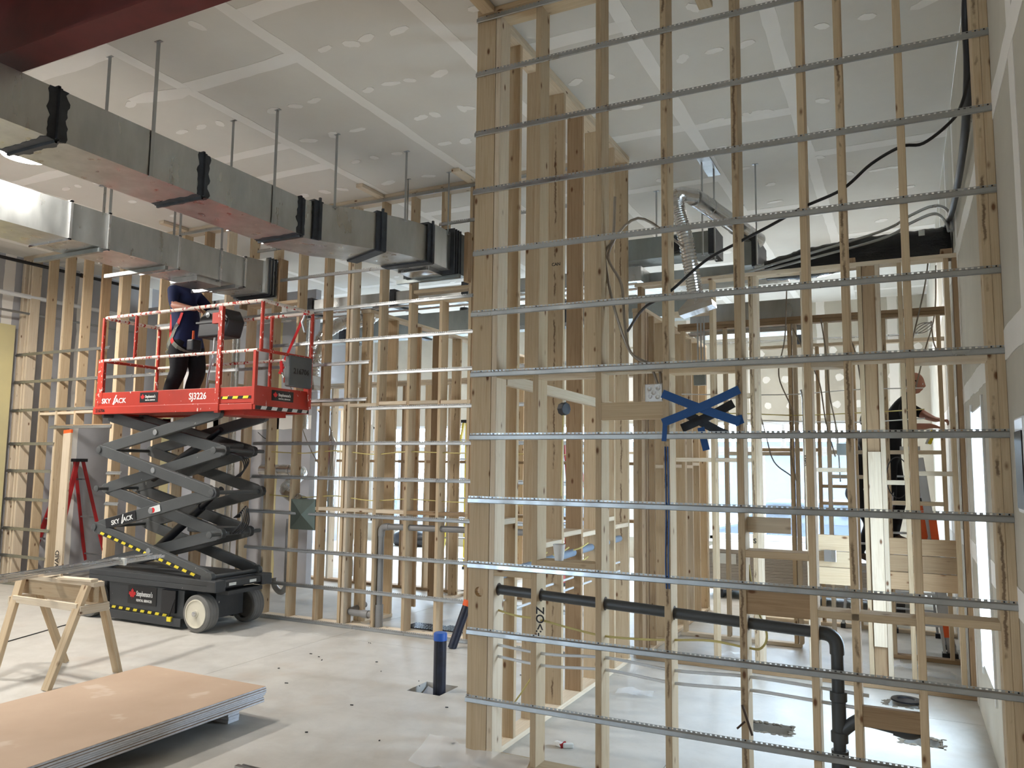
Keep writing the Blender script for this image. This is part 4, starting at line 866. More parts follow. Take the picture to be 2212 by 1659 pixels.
for k in range(4): cable('hydraulic_hose', [(-6.74, 6.42+.03*k, 1.93), (-6.62, 6.5+.03*k, 1.88), (-6.66, 6.6+.02*k, 1.75+.02*k), (-6.8, 6.62+.02*k, 1.66)], .008, M_BLACK, parent=L)
# hazard tape on lowest front arm
A_, B_ = Vector((XRn, 0, ZN[0])), Vector((XLn, 0, ZN[1])); d = (A_-B_).normalized(); n = Vector((d.z*-1, 0, d.x)); n = n if n.z > 0 else -n
p0 = B_+d*.12-n*.052; MB().prism([(p.x, 6.2372, p.z) for p in (p0, p0+d*1.72, p0+d*1.72+n*.04, p0+n*.04)], (0, -.002, 0)).build('black_tape', M_DECAL, L)
stripes((p0.x, 6.235, p0.z+.004), d, n, 13, .065, .03, M_YEL, (0, -.002, 0))
# platform
XE = -6.175
b = MB(); b.box(-8.70, XE, 6.22, 7.03, 2.405, 2.44); b.build('deck', M_RED, L)
MB().box(-8.70, -6.66, 6.195, 6.225, 2.46, 2.635).build('toe_board', M_RED, L, bevel=.004); MB().box(-8.73, -6.66, 6.18, 6.225, 2.375, 2.465).build('platform_side_rail', M_RED, L, bevel=.006)
MB().box(-6.655, XE, 6.20, 6.225, 2.46, 2.635).build('toe_board', M_RED, L, bevel=.004); MB().box(-6.66, XE, 6.19, 6.225, 2.385, 2.455).build('platform_side_rail', M_RED, L, bevel=.006)
MB().box(-8.70, XE, 7.02, 7.05, 2.385, 2.635).build('toe_board', M_RED, L); MB().box(-8.73, -8.70, 6.2, 7.04, 2.375, 2.635).build('toe_board', M_RED, L)
MB().box(XE, XE+.03, 6.20, 7.05, 2.385, 2.645).build('toe_board', M_RED, L, bevel=.004)
MB().box(-6.9, -6.4, 6.3, 6.95, 2.34, 2.40).build('deck_bracket', M_RED, L)
def rail(pts, r, mat, name): 
    b = MB(); b.tube(pts, r, 12); return b.build(name, mat, L, smooth=True)
ZT, ZM = 3.55, 3.025
XR_ = -6.10
def rnd(pts, k=4):
    P = [Vector(p) for p in pts]; out = [P[0]]
    for a, c, e in zip(P, P[1:], P[2:]):
        u, v = (a-c).normalized()*.07, (e-c).normalized()*.07
        out += [(c+u)*(1-t)**2+c*2*t*(1-t)+(c+v)*t*t for t in [i/k for i in range(k+1)]]
    return out+[P[-1]]
rail(rnd([(-8.66, 7.0, ZT), (-8.66, 6.21, ZT), (XR_, 6.21, ZT+.01), (XR_, 7.0, ZT+.01)]), .021, M_REDW, 'top_rail')
rail([(-8.66, 7.0, ZT), (XR_, 7.0, ZT+.01)], .021, M_REDW, 'top_rail')
rail([(-8.66, 6.21, ZM), (-6.14, 6.21, ZM)], .018, M_REDW, 'mid_rail'); rail([(-8.66, 7.0, ZM), (-6.14, 7.0, ZM)], .018, M_REDW, 'mid_rail'); rail([(-8.66, 6.21, ZM), (-8.66, 7.0, ZM)], .018, M_REDM, 'mid_rail'); rail([(-6.11, 6.21, ZM), (-6.11, 7.0, ZM)], .018, M_REDM, 'mid_rail')
for q in ((-8.66, 6.21, 2.44, ZT), (-8.08, 6.21, ZM, ZT), (XR_, 6.21, ZM, ZT), (-8.66, 7.0, 2.44, ZT), (-7.9, 7.0, ZM, ZT), (-6.72, 7.0, 2.44, ZT), (XR_, 7.0, 2.44, ZT)):
    rail([(q[0], q[1], q[2]), (q[0], q[1], q[3])], .021, M_REDM, 'post')
MB().box(-6.725, -6.665, 6.185, 6.225, 2.36, ZT-.01).build('post', M_REDM, L, bevel=.004); MB().box(-6.19, -6.15, 6.19, 6.23, 2.44, ZM).build('post', M_RED, L, bevel=.004); MB().box(-8.70, -8.60, 6.19, 6.23, 2.5, 3.04).build('gate_post', M_REDM, L, bevel=.004); MB().box(XE-.02, XE+.05, 7.0, 7.05, 2.6, 3.04).build('gate_post', M_RED, L)
mb = thing  # the manual box and control box are fixed to the rails: parts of the lift
o = MB().box(XE+.035, XE+.11, 6.62, 6.99, 2.67, 3.02).build('document_box', M_LIFT, L, bevel=.015); text('216706', o, 'stencil_number', M_TXTK, .085, (XE+.112, 6.68, 2.82), (0, 1, 0), (0, 0, 1))
cb = MB(); cb.prism([(-7.22, 6.34, 3.24), (-6.80, 6.34, 3.24), (-6.74, 6.34, 3.42), (-6.82, 6.34, 3.56), (-7.08, 6.34, 3.56), (-7.2, 6.34, 3.46)], (0, .26, 0)); o = cb.build('control_box', M_BLACK, L, bevel=.02)
MB().box(-7.24, -6.78, 6.33, 6.61, 3.40, 3.42).build('control_shelf', M_LIFTD, o); MB().lathe((-7.05, 6.338, 3.49), (0, -1, 0), [(.03, 0), (.03, .01), (.02, .012)], 14).build('control_knob', M_CHAN, o); MB().tube([(-7.08, 6.45, 3.56), (-7.09, 6.45, 3.68)], .014, 10).build('joystick', M_BLACK, o, smooth=True)
MB().box(-6.85, -6.72, 6.215, 6.26, 3.36, 3.48).build('control_bracket', M_RED, L)
cable('coiled_cable', [(-7.0, 6.4, 3.24), (-7.02, 6.4, 3.0), (-7.1, 6.42, 2.8), (-7.15, 6.45, 2.5)], .012, M_CHAN, parent=L)
MB().box(-8.12, -7.98, 6.96, 6.985, 2.74, 2.95).build('paper_sign', M_LABEL, L); MB().box(-7.95, -7.88, 6.96, 6.985, 2.66, 2.76).build('paper_sign', M_LABEL, L)
b = MB(); b.bar((-6.12, 6.9, ZT), (-6.45, 6.95, 3.02), .03, .008, (1, 0, 1)); b.build('red_strap', M_STRAPR, L)
b = MB(); [b.bar((-6.46+.02*i, 6.9, 3.0-.03*i), (-6.42-.02*i, 6.88, 2.85), .035, .012, (1, 0, 0)) for i in range(3)]; b.build('red_strap', M_STRAPR, L)
b = MB(); b.tube([(-6.42, 6.88, 2.86), (-6.36, 6.86, 2.80), (-6.38, 6.88, 2.75)], .014, 8); b.build('carabiner', M_CHROME, L); b = MB(); b.tube([(-6.13, 6.9, 3.52), (-6.15, 6.88, 3.44), (-6.12, 6.9, 3.32)], .016, 8); b.build('carabiner', M_CHAN, L)
# lettering on the lift
fy = 6.1935
text('SKY', L, 'lettering', M_TXTW, .082, (-8.60, fy, 2.505), (1, 0, 0), (0, 0, 1), sx=1.15); text('JACK', L, 'lettering', M_TXTW, .082, (-8.385, fy, 2.505), (1, 0, 0), (0, 0, 1), sx=1.15)
MB().prism([(-8.405, fy, 2.49), (-8.385, fy, 2.49), (-8.33, fy, 2.60), (-8.35, fy, 2.60)], (0, -.001, 0)).build('logo_slash', M_TXTW, L)
text('216706', L, 'stencil_number', M_TXTK, .055, (-8.68, 6.178, 2.40), (1, 0, 0), (0, 0, 1))
text('SJ3226', L, 'lettering', M_TXTW, .105, (-7.13, fy, 2.515), (1, 0, 0), (0, 0, 1), sx=.95)
def leaf(parent, o, s, xd):
    pts = [(0,-1),(.06,-.5),(.55,-.6),(.45,-.4),(.95,0),(.8,.08),(.88,.38),(.6,.32),(.52,.45),(.28,.2),(.36,.75),(.18,.66),(0,1)]
    pts = pts+[(-x, y) for x, y in pts[-2:0:-1]]; xd = Vector(xd); nrm = xd.cross(Vector((0, 0, 1)))
    MB().prism([Vector(o)+xd*(x*s)+Vector((0, 0, y*s)) for x, y in pts], nrm*.0015).build('leaf_logo', M_TXTR, parent)
def rental(o, w, h, xd, parent):
    xd = Vector(xd); o = Vector(o); nrm = xd.cross(Vector((0, 0, 1)))
    pl = MB().prism([o, o+xd*w, o+xd*w+Vector((0, 0, h)), o+Vector((0, 0, h))], nrm*.002).build('decal', M_DECAL, parent)
    f = o+nrm*.003
    leaf(pl, f+xd*w*.16+Vector((0, 0, h*.55)), h*.32, xd)
    text("Stephenson's", pl, 'lettering', M_TXTW, h*.40, f+xd*w*.30+Vector((0, 0, h*.46)), xd, (0, 0, 1), sx=w*.66/(h*.4*6.1))
    text('RENTAL SERVICES', pl, 'lettering', M_TXTW, h*.19, f+xd*w*.31+Vector((0, 0, h*.16)), xd, (0, 0, 1), sx=w*.62/(h*.19*9.2))
rental((-7.93, 6.195, 2.50), .30, .115, (1, 0, 0), L); rental((XE+.031, 6.44, 2.50), .34, .115, (0, 1, 0), L); rental((-8.0, 6.247, .21), .47, .20, (1, 0, 0), L)
A_, B_ = Vector((XLn, 0, ZN[1])), Vector((XRn, 0, ZN[2])); d = (B_-A_).normalized(); n = Vector((-d.z, 0, d.x))
p = A_+d*.30-n*.035; MB().prism([(q.x, 6.2372, q.z) for q in (p-d*.1-n*.02, p+d*.42-n*.02, p+d*.42+n*.09, p-d*.1+n*.09)], (0, -.002, 0)).build('decal', M_DECAL, L)
text('SKY', L, 'lettering', M_TXTW, .075, (p.x, 6.233, p.z), d, n, sx=1.1); q = p+d*.185; text('JACK', L, 'lettering', M_TXTW, .075, (q.x, 6.233, q.z), d, n, sx=1.1)
q = p+d*.17-n*.014; MB().prism([(r_.x, 6.233, r_.z) for r_ in (q, q+d*.018, q+d*.055+n*.10, q+d*.037+n*.10)], (0, -.001, 0)).build('logo_slash', M_TXTW, L)
q = p+d*.66; MB().prism([(r_.x, 6.2372, r_.z) for r_ in (q, q+d*.17, q+d*.17+n*.075, q+n*.075)], (0, -.002, 0)).build('warning_label', M_LABEL, L)
MB().lathe((q.x+d.x*.045, 6.235, q.z+.045), (0, -1, 0), [(.03, 0), (.03, .001), (.022, .001)], 16).build('warning_ring', M_TXTR, L)
for x in (-6.60, ): 
    o = MB().box(x+.0, x+.004, 6.40, 6.50, .49, .52).build('label', M_LABEL, L); MB().box(x, x+.004, 6.70, 6.80, .49, .52).build('label', M_LABEL, L)
MB().box(-6.64, -6.20, 6.196, 6.199, 2.505, 2.535).build('black_tape', M_DECAL, L); stripes((-6.62, 6.195, 2.506), (1, 0, 0), (0, 0, 1), 3, .075, .028, M_YEL, (0, -.002, 0))
MB().box(XE+.031, XE+.033, 6.21, 7.04, 2.39, 2.43).build('black_tape', M_DECAL, L); stripes((XE+.034, 6.28, 2.392), (0, 1, 0), (0, 0, 1), 5, .08, .036, M_LABEL, (.002, 0, 0))

# ------------------------------------------------------------- people
def person(name, loc, label, J, E_, R_, region, mats, root='pelvis', sub=2):
    """one continuous skinned body; J joints (world), E_ bones, R_ radii, region picks the material slot of a bone"""
    t = thing(name, loc, label, 'person')
    names = list(J); idx = {n: i for i, n in enumerate(names)}
    me = bpy.data.meshes.new('body'); me.from_pydata([J[n] for n in names], [(idx[a], idx[b]) for a, b in E_], [])
    o = bpy.data.objects.new('body', me); COL.objects.link(o)
    o.modifiers.new('skin', 'SKIN'); o.modifiers['skin'].use_smooth_shade = True
    for n in names:
        r = R_[n]; r = r if isinstance(r, tuple) else (r, r)
        me.skin_vertices[0].data[idx[n]].radius = r; me.skin_vertices[0].data[idx[n]].use_root = (n == root)
    sm = o.modifiers.new('sub', 'SUBSURF'); sm.levels = sub; sm.render_levels = sub
    dg = bpy.context.evaluated_depsgraph_get(); m2 = bpy.data.meshes.new_from_object(o.evaluated_get(dg))
    bpy.data.objects.remove(o); m2.materials.clear(); [m2.materials.append(m) for m in mats]
    mr_ = lambda n: max(R_[n]) if isinstance(R_[n], tuple) else R_[n]
    segs = [(Vector(J[a]), Vector(J[b]), region(a, b), mr_(a), mr_(b)) for a, b in E_]
    for p in m2.polygons:
        c = Vector(p.center); best = (1e9, 0)
        for a, b, rg, ra, rb in segs:
            ab = b-a; q = max(0, min(1, (c-a).dot(ab)/max(ab.length_squared, 1e-9))); dd = (c-(a+ab*q)).length/(ra*(1-q)+rb*q)
            if dd < best[0]: best = (dd, rg)
        p.material_index = best[1]; p.use_smooth = True
    ctr = Vector(loc)
    for v in m2.vertices: v.co -= ctr
    o = bpy.data.objects.new('body', m2); COL.objects.link(o); put(o, t, ctr); return t
def hand(J, E_, R_, wrist, pre, d, palm_n, curl, side):
    """palm and five fingers continuing from a wrist joint; d = pointing direction, side = towards the thumb"""
    w = Vector(J[wrist]); d = Vector(d).normalized(); pn = Vector(palm_n).normalized(); s = Vector(side).normalized()
    J[pre+'palm'] = tuple(w+d*.05); R_[pre+'palm'] = (.034, .016); E_.append((wrist, pre+'palm'))
    J[pre+'knuck'] = tuple(w+d*.085); R_[pre+'knuck'] = (.036, .013); E_.append((pre+'palm', pre+'knuck'))
    for k, (off, ln) in enumerate(((.030, .070), (.010, .078), (-.011, .072), (-.031, .058))):
        a = w+d*.095+s*off; prev = pre+'knuck'
        for m in range(3):
            ang = curl*(m+.6); dirn = d*math.cos(ang)+pn*math.sin(ang); a = a+dirn*(ln/3 if m else .012)
            n = '%sf%d%d' % (pre, k, m); J[n] = tuple(a); R_[n] = (.0095-.001*m, .0095-.001*m); E_.append((prev, n)); prev = n
    a = w+d*.035+s*.034; prev = pre+'palm'
    for m in range(3):
        dirn = (d*.7+s*.6+pn*.25*m).normalized(); a = a+dirn*(.0 if m == 0 else .026); n = '%st%d' % (pre, m); J[n] = tuple(a); R_[n] = (.0115-.001*m,)*2; E_.append((prev, n)); prev = n
def head(parent, c, fwd, upv, hair, size=1.0):
    """head with brow, nose, mouth, chin, ears and eyes; c is its centre"""
    F = Vector(fwd).normalized(); U = Vector(upv).normalized(); S_ = F.cross(U).normalized(); U = S_.cross(F); c = Vector(c)
    b = MB(); n, m = 26, 32; V = []
    for i in range(n+1):
        th = PI*i/n
        for k in range(m):
            q = 2*PI*k/m; x = math.sin(th)*math.cos(q); y = math.sin(th)*math.sin(q); z = math.cos(th)
            f, s, u = x*.098, y*.077, z*.118
            if z < 0: f = f*(1-.10*z*z)*(1 if x > 0 else 1-.28*(-z)); s *= 1-.34*(-z)**1.5
            if x > 0:
                fr = max(0, 1-(y*2.6)**2)                            # middle strip of the face
                f += .020*math.exp(-((z+.12)/.16)**2)*max(0, 1-abs(y)*4.5)   # nose
                f += .006*math.exp(-((z-.16)/.09)**2)*fr; f -= .008*math.exp(-((z-.02)/.07)**2)*max(0, 1-abs(abs(y)-.38)*5)
                f += .008*math.exp(-((z+.46)/.06)**2)*max(0, 1-abs(y)*3)+.006*math.exp(-((z+.58)/.05)**2)*max(0, 1-abs(y)*3); f -= .004*math.exp(-((z+.52)/.025)**2)*max(0, 1-abs(y)*3)
                f += .012*math.exp(-((z+.82)/.13)**2)*max(0, 1-abs(y)*2)
            V.append(c+(F*f+S_*s+U*u)*size)
    fs = [(i*m+k, i*m+(k+1) % m, (i+1)*m+(k+1) % m, (i+1)*m+k) for i in range(n) for k in range(m)]; b.poly(V, fs)
    for sg in (-1, 1): 
        e = c+(S_*.078*sg-F*.006+U*-.008)*size; b.lathe(e, S_*sg, [(.004, -.01), (.022*size, 0), (.030*size, .010), (.026*size, .016), (.012*size, .006)], 14)
    h = b.build('head', M_SKIN, parent, smooth=True)
    for sg in (-1, 1):
        e = c+(F*.079+S_*.030*sg+U*.004)*size; MB().ball(e, .011, .011, .011, 8).build('eye', M_LABEL, h, smooth=True); MB().ball(e+F*.007, .006, .006, .006, 6).build('pupil', M_BLACK, h)
    hb = MB(); V = []; n2 = 14; z_lim = .15 if hair else .35
    for i in range(n2+1):
        th = PI*(.0 if hair else .42)+(PI*.62-(0 if hair else PI*.42))*i/n2
        for k in range(m):
            q = 2*PI*k/m; x = math.sin(th)*math.cos(q); 
            lift = .0 if x < .25 else -.35*(x-.25)
            th2 = th*(1+lift*1.2); V.append(c+(F*math.sin(th2)*math.cos(q)*.104+S_*math.sin(th2)*math.sin(q)*.083+U*math.cos(th2)*.124)*size)
    hb.poly(V, [(i*m+k, i*m+(k+1) % m, (i+1)*m+(k+1) % m, (i+1)*m+k) for i in range(n2) for k in range(m) if math.cos(2*PI*(k+.5)/m) < (.15 if (not hair or i > n2*.5) else 2)])
    hb.build('hair', M_HAIR, h, smooth=True); return h
# worker on the lift: stands on the deck, back half turned to us, arms forward
J = {}; Ed = []; Rd = {}
def add(n, p, r, to=None): 
    J[n] = p; Rd[n] = r
    if to: Ed.append((to, n))
add('pelvis', (-7.70, 6.62, 3.30), (.22, .17)); add('waist', (-7.71, 6.61, 3.46), (.235, .18), 'pelvis'); add('chest', (-7.75, 6.60, 3.68), (.225, .165), 'waist'); add('upper', (-7.79, 6.60, 3.86), (.18, .13), 'chest'); add('neck', (-7.76, 6.60, 3.97), .058, 'upper'); add('skull', (-7.74, 6.60, 4.05), .055, 'neck')
for s, y in (('n', 6.43), ('f', 6.78)):
    add(s+'sh', (-7.76, y, 3.86), .078, 'upper')
add('nel', (-7.66, 6.36, 3.66), .055, 'nsh'); add('nfo', (-7.52, 6.36, 3.63), .044, 'nel'); add('nwr', (-7.36, 6.38, 3.60), .028, 'nfo'); hand(J, Ed, Rd, 'nwr', 'n', (1, .1, -.15), (0, .1, -1), .5, (0, 1, 0))
add('fel', (-7.60, 6.88, 3.68), .055, 'fsh'); add('ffo', (-7.48, 6.85, 3.64), .044, 'fel'); add('fwr', (-7.34, 6.78, 3.60), .028, 'ffo'); hand(J, Ed, Rd, 'fwr', 'f', (1, -.2, -.1), (0, -.1, -1), .5, (0, -1, 0))
for s, y, xk, xf in (('n', 6.52, -7.70, -7.88), ('f', 6.72, -7.60, -7.74)):
    add(s+'hip', (-7.71, y, 3.20), .145, 'pelvis'); add(s+'kn', (xk, y, 2.90), .10, s+'hip'); add(s+'cf', ((xk+xf)/2-.02, y, 2.72), .09, s+'kn'); add(s+'an', (xf, y, 2.53), .07, s+'cf'); add(s+'toe', (xf+.16, y, 2.475), (.042, .033), s+'an')
def reg(a, b):
    s = a+b
    if b in ('skull',): return 2
    if b.endswith('toe'): return 3
    if any(k in (a, b) for k in ('nhip', 'fhip', 'nkn', 'fkn', 'ncf', 'fcf', 'nan', 'fan')): return 1
    if b in ('nel', 'fel', 'nsh', 'fsh', 'waist', 'chest', 'upper'): return 0
    return 2
p1 = person('person', (-7.72, 6.62, 2.44), 'worker in navy shirt and black trousers with red harness on the lift', J, Ed, Rd, reg, [M_NAVY, M_BLKC, M_SKIN, M_BOOT])
head(p1, (-7.71, 6.60, 4.14), (1, .15, .1), (-.05, 0, 1), True)
def ribbon(pts, w, mat, parent, name='harness_strap', nrm=(0, -1, 0), th=.006, wrap=None):
    P = smooth(pts, 5)
    if wrap:      # lay the strap on the body surface
        off = wloc(wrap)
        for i, p in enumerate(P):
            q = p-off; ok, hit, nn, _ = wrap.ray_cast(Vector((q.x, q.y-1, q.z)), Vector((0, 1, 0)))
            if ok and -.07 < hit.y-q.y < .2: P[i] = Vector((p.x, hit.y+off.y-.004, p.z))
    b = MB(); V = []
    for i, p in enumerate(P):
        t = (P[min(i+1, len(P)-1)]-P[max(i-1, 0)]).normalized(); n = Vector(nrm); s = t.cross(n).normalized(); n = s.cross(t)
        for a, c in ((-1, 0), (1, 0), (1, 1), (-1, 1)): V.append(p+s*a*w/2+n*c*th)
    m = len(P); b.poly(V, [(4*i+k, 4*i+(k+1) % 4, 4*i+4+(k+1) % 4, 4*i+4+k) for i in range(m-1) for k in range(4)]+[(3, 2, 1, 0), (4*m-4, 4*m-3, 4*m-2, 4*m-1)])
    return b.build(name, mat, parent)
bd1 = [o for o in p1.children if o.name.startswith('body')][0]; bpy.context.view_layer.update()
ribbon([(-7.88, 6.45, 3.60), (-7.85, 6.44, 3.50), (-7.80, 6.43, 3.40), (-7.74, 6.43, 3.30), (-7.68, 6.43, 3.22)], .05, M_STRAPR, p1, wrap=bd1)
ribbon([(-7.60, 6.44, 3.58), (-7.61, 6.44, 3.50), (-7.62, 6.43, 3.42)], .05, M_STRAPR, p1, wrap=bd1)
ribbon([(-7.62, 6.43, 3.44), (-7.74, 6.43, 3.26), (-7.83, 6.44, 3.14), (-7.86, 6.52, 3.06)], .05, M_STRAPG, p1, wrap=bd1)
ribbon([(-7.68, 6.44, 3.22), (-7.60, 6.44, 3.14), (-7.56, 6.5, 3.08)], .05, M_STRAPG, p1, wrap=bd1)
MB().bar((-7.66, 6.40, 3.39), (-7.61, 6.40, 3.44), .055, .012, (1, 0, -.8)).build('buckle', M_CHROME, p1); MB().lathe((-7.69, 6.425, 3.235), (0, -1, 0), [(.03, 0), (.028, .01)], 14).build('buckle', M_CHROME, p1)
MB().box(-7.53, -7.42, 6.46, 6.6, 3.12, 3.26).build('tool_pouch', M_BLACK, p1, bevel=.02); MB().tube([(-7.46, 6.5, 3.15), (-7.44, 6.48, 3.36)], .014, 8).build('tool_handle', M_ORANGE, p1, smooth=True)

# worker on the ladder in the right rooms: leaning to the right, both arms out to the wall
J = {}; Ed = []; Rd = {}
Y0 = 9.45
add('pelvis', (-.16, Y0, 2.02), (.15, .12)); add('waist', (-.13, Y0, 2.18), (.145, .115), 'pelvis'); add('chest', (-.06, Y0, 2.40), (.165, .125), 'waist'); add('upper', (.0, Y0, 2.55), (.13, .105), 'chest'); add('neck', (.08, Y0, 2.63), .056, 'upper'); add('skull', (.12, Y0, 2.69), .05, 'neck')
add('nsh', (.02, Y0-.19, 2.52), .078, 'upper'); add('fsh', (.03, Y0+.19, 2.52), .078, 'upper')
add('nel', (.06, Y0-.25, 2.27), .054, 'nsh'); add('nfo', (.14, Y0-.2, 2.275), .043, 'nel'); add('nwr', (.27, Y0-.12, 2.29), .028, 'nfo'); hand(J, Ed, Rd, 'nwr', 'n', (1, .2, -.25), (0, .2, -1), .45, (0, 1, .2))
add('fel', (.19, Y0+.20, 2.44), .052, 'fsh'); add('ffo', (.25, Y0+.12, 2.40), .042, 'fel'); add('fwr', (.32, Y0+.02, 2.36), .028, 'ffo'); hand(J, Ed, Rd, 'fwr', 'f', (1, -.2, -.1), (0, -.2, -1), .7, (0, -1, .3))
for s, y, dx in (('n', -.11, 0), ('f', .11, .1)):
    add(s+'hip', (-.16+dx*.3, Y0+y, 1.94), .11, 'pelvis'); add(s+'kn', (-.15+dx, Y0+y, 1.52), .075, s+'hip'); add(s+'cf', (-.19+dx, Y0+y, 1.32), .065, s+'kn'); add(s+'an', (-.22+dx, Y0+y, 1.10), .05, s+'cf'); add(s+'toe', (-.08+dx, Y0+y, 1.045), (.042, .033), s+'an')
p2 = person('person', (-.16, Y0, 1.0), 'balding worker in black t-shirt reaching to the wall from a ladder at right', J, Ed, Rd, reg, [M_BLKC, M_BLKC, M_SKIN, M_BOOT])
head(p2, (.13, Y0, 2.755), (1, -.05, -.18), (.15, 0, 1), False, .98)
tp = thing('power_tool', (.30, Y0-.1, 2.15), 'yellow and black hand tool held by the worker at right', 'tool')
MB().bar((.29, Y0-.1, 2.24), (.24, Y0-.1, 2.10), .06, .05, (0, 1, 0)).build('tool_body', M_LYEL, tp, bevel=.01); MB().bar((.275, Y0-.1, 2.22), (.215, Y0-.1, 2.10), .062, .02, (0, 1, 0)).build('tool_plate', M_CHROME, tp)
lad = step_ladder('step_ladder', (.02, Y0+.02, 0), .55, 1.0, 2.05, 6, M_ALU, 'aluminium step ladder under the worker in the black t-shirt', rz=0, top=M_ALU)
for z in (.98,): MB().box(-.3, .25, Y0-.2, Y0+.25, z, z+.03).build('standing_step', M_ALU, lad)
# second ladder and the dark clad worker bending behind the studs
J = {}; Ed = []; Rd = {}; Y0 = 10.6
add('pelvis', (-.52, Y0, 1.62), (.16, .13)); add('waist', (-.45, Y0, 1.80), (.15, .12), 'pelvis'); add('chest', (-.42, Y0, 2.02), (.16, .12), 'waist'); add('upper', (-.42, Y0, 2.18), (.13, .10), 'chest'); add('neck', (-.40, Y0, 2.27), .056, 'upper'); add('skull', (-.39, Y0, 2.34), .05, 'neck')
add('nsh', (-.42, Y0-.2, 2.14), .075, 'upper'); add('fsh', (-.42, Y0+.2, 2.14), .075, 'upper'); add('nel', (-.38, Y0-.22, 1.88), .05, 'nsh'); add('nwr', (-.22, Y0-.12, 1.95), .028, 'nel'); hand(J, Ed, Rd, 'nwr', 'n', (1, .2, .2), (0, .2, -1), .45, (0, 1, .2))
add('fel', (-.34, Y0+.22, 1.9), .05, 'fsh'); add('fwr', (-.18, Y0+.12, 2.0), .028, 'fel'); hand(J, Ed, Rd, 'fwr', 'f', (1, -.2, .2), (0, -.2, -1), .45, (0, -1, .2))
for s, y, dx in (('n', -.11, 0), ('f', .11, .12)):
    add(s+'hip', (-.56, Y0+y, 1.52), .115, 'pelvis'); add(s+'kn', (-.38+dx, Y0+y, 1.18), .078, s+'hip'); add(s+'cf', (-.45+dx, Y0+y, 1.0), .068, s+'kn'); add(s+'an', (-.52+dx, Y0+y, .80), .05, s+'cf'); add(s+'toe', (-.38+dx, Y0+y, .745), (.042, .033), s+'an')
p3 = person('person', (-.5, Y0, .7), 'dark clad worker mostly hidden behind studs in the right rooms', J, Ed, Rd, reg, [M_BLKC, M_BLKC, M_SKIN, M_BOOT])
head(p3, (-.37, Y0, 2.42), (1, .1, 0), (0, 0, 1), True)
lad = step_ladder('step_ladder', (-.42, Y0+.02, 0), .55, 1.1, 1.9, 5, M_ALU, 'aluminium step ladder under the dark clad worker behind the plank panel', rz=0, top=M_ALU)
MB().box(-.7, -.1, Y0-.2, Y0+.25, .68, .71).build('standing_step', M_ALU, lad)
# ladder leaning near the right wall, orange markings
t = thing('extension_ladder', (.30, 9.15, 0), 'aluminium ladder with orange markings and an orange bucket near the right wall', 'ladder')
for dx in (0, .0): pass
for yy in (9.0, 9.42):
    board(t, (.36, yy, .03), (.14, yy+.05, 1.95), .03, .08, (0, 1, 0), M_ALU, 'side_rail'); MB().box(.31, .41, yy-.05, yy+.04, 0, .05).build('foot', M_BLACK, t)
for i in range(7): 
    f = (i+.7)/7.2; MB().tube([(.36-.22*f, 9.0+.05*f, 1.95*f), (.36-.22*f, 9.42+.05*f, 1.95*f)], .016, 8).build('rung', M_ALU, t)
MB().bar((.315, 8.955, .36), (.33, 8.955, .2), .012, .07, (0, 1, 0)).build('orange_label', M_ORANGE, t); MB().bar((.235, 8.962, 1.35), (.265, 8.958, 1.0), .012, .07, (0, 1, 0)).build('orange_label', M_ORANGE, t)
MB().lathe((.15, 9.22, .98), (0, 0, 1), [(.055, 0), (.06, .3), (.05, .46), (.045, .5)], 18).build('hanging_bucket', M_ORANGE, t, smooth=True); MB().lathe((.15, 9.22, 1.48), (0, 0, 1), [(.05, 0), (.05, .06)], 18).build('bucket_cap', M_BLACK, t)


# ------------------------------------------------------------- drywall stack, sawhorse, bundle (front left)
x0, x1, y0, y1 = -5.42, -4.19, 1.9, 4.45
base = .115
for i in range(7):
    dx, dy = random.uniform(-.008, .012), random.uniform(-.012, .008)
    z = base+i*.0155; t = thing('drywall_sheet', ((x0+x1)/2, (y0+y1)/2, z), ('tan drywall sheet on top of the floor stack' if i == 6 else 'grey edged drywall sheet in the floor stack, %s' % ('lowest', 'second from the bottom', 'third from the bottom', 'middle one', 'third from the top', 'second from the top')[i]), 'drywall sheet', 'drywall sheets stacked at front left')
    MB().box(x0+dx, x1+dx, y0+dy, y1+dy, z+.0012, z+.0125).build('gypsum_core', M_GYPE, t)
    MB().box(x0+dx+.001, x1+dx-.001, y0+dy+.001, y1+dy-.001, z+.0125, z+.0142).build('face_paper', M_TAN, t); MB().box(x0+dx, x1+dx, y0+dy, y1+dy, z, z+.0012).build('back_paper', M_MASTIC, t)
for k, y in enumerate((4.28, 2.55)):
    for i in range(5):
        dx = random.uniform(-.01, .01)
        tag(MB().box(-5.3, -4.30+dx, y-.05, y+.05, .002+i*.0226, .0225+i*.0226).build('drywall_strip', M_GYPE, None), 'drywall strip packed under the %s end of the floor stack, %s' % ('far' if k == 0 else 'near', ('bottom', 'second', 'third', 'fourth', 'top')[i]), 'spacer strip', 'spacer strips under the drywall stack')
sh = thing('sawhorse', (-6.55, 4.45, 0), 'wooden sawhorse with splayed legs at left', 'sawhorse')
board(sh, (-7.12, 4.45, .80), (-6.06, 4.45, .80), S, .10, (0, 0, 1), M_WOODP, 'top_board'); board(sh, (-7.10, 4.45, .715), (-6.08, 4.45, .715), .13, S, (0, 0, 1), M_WOOD, 'beam')
for xt, xb in ((-6.14, -6.18), (-7.02, -6.90)):
    for sg in (-1, 1):
        board(sh, (xb, 4.45+sg*.32, .0), (xt, 4.45+sg*.055, .79), .085, S, (1, 0, 0), M_WOOD, 'leg')
for sg in (-1, 1): board(sh, (-7.0, 4.45+sg*.125, .62), (-6.14, 4.45+sg*.125, .62), .06, .02, (0, 0, 1), M_WOODP, 'stretcher')
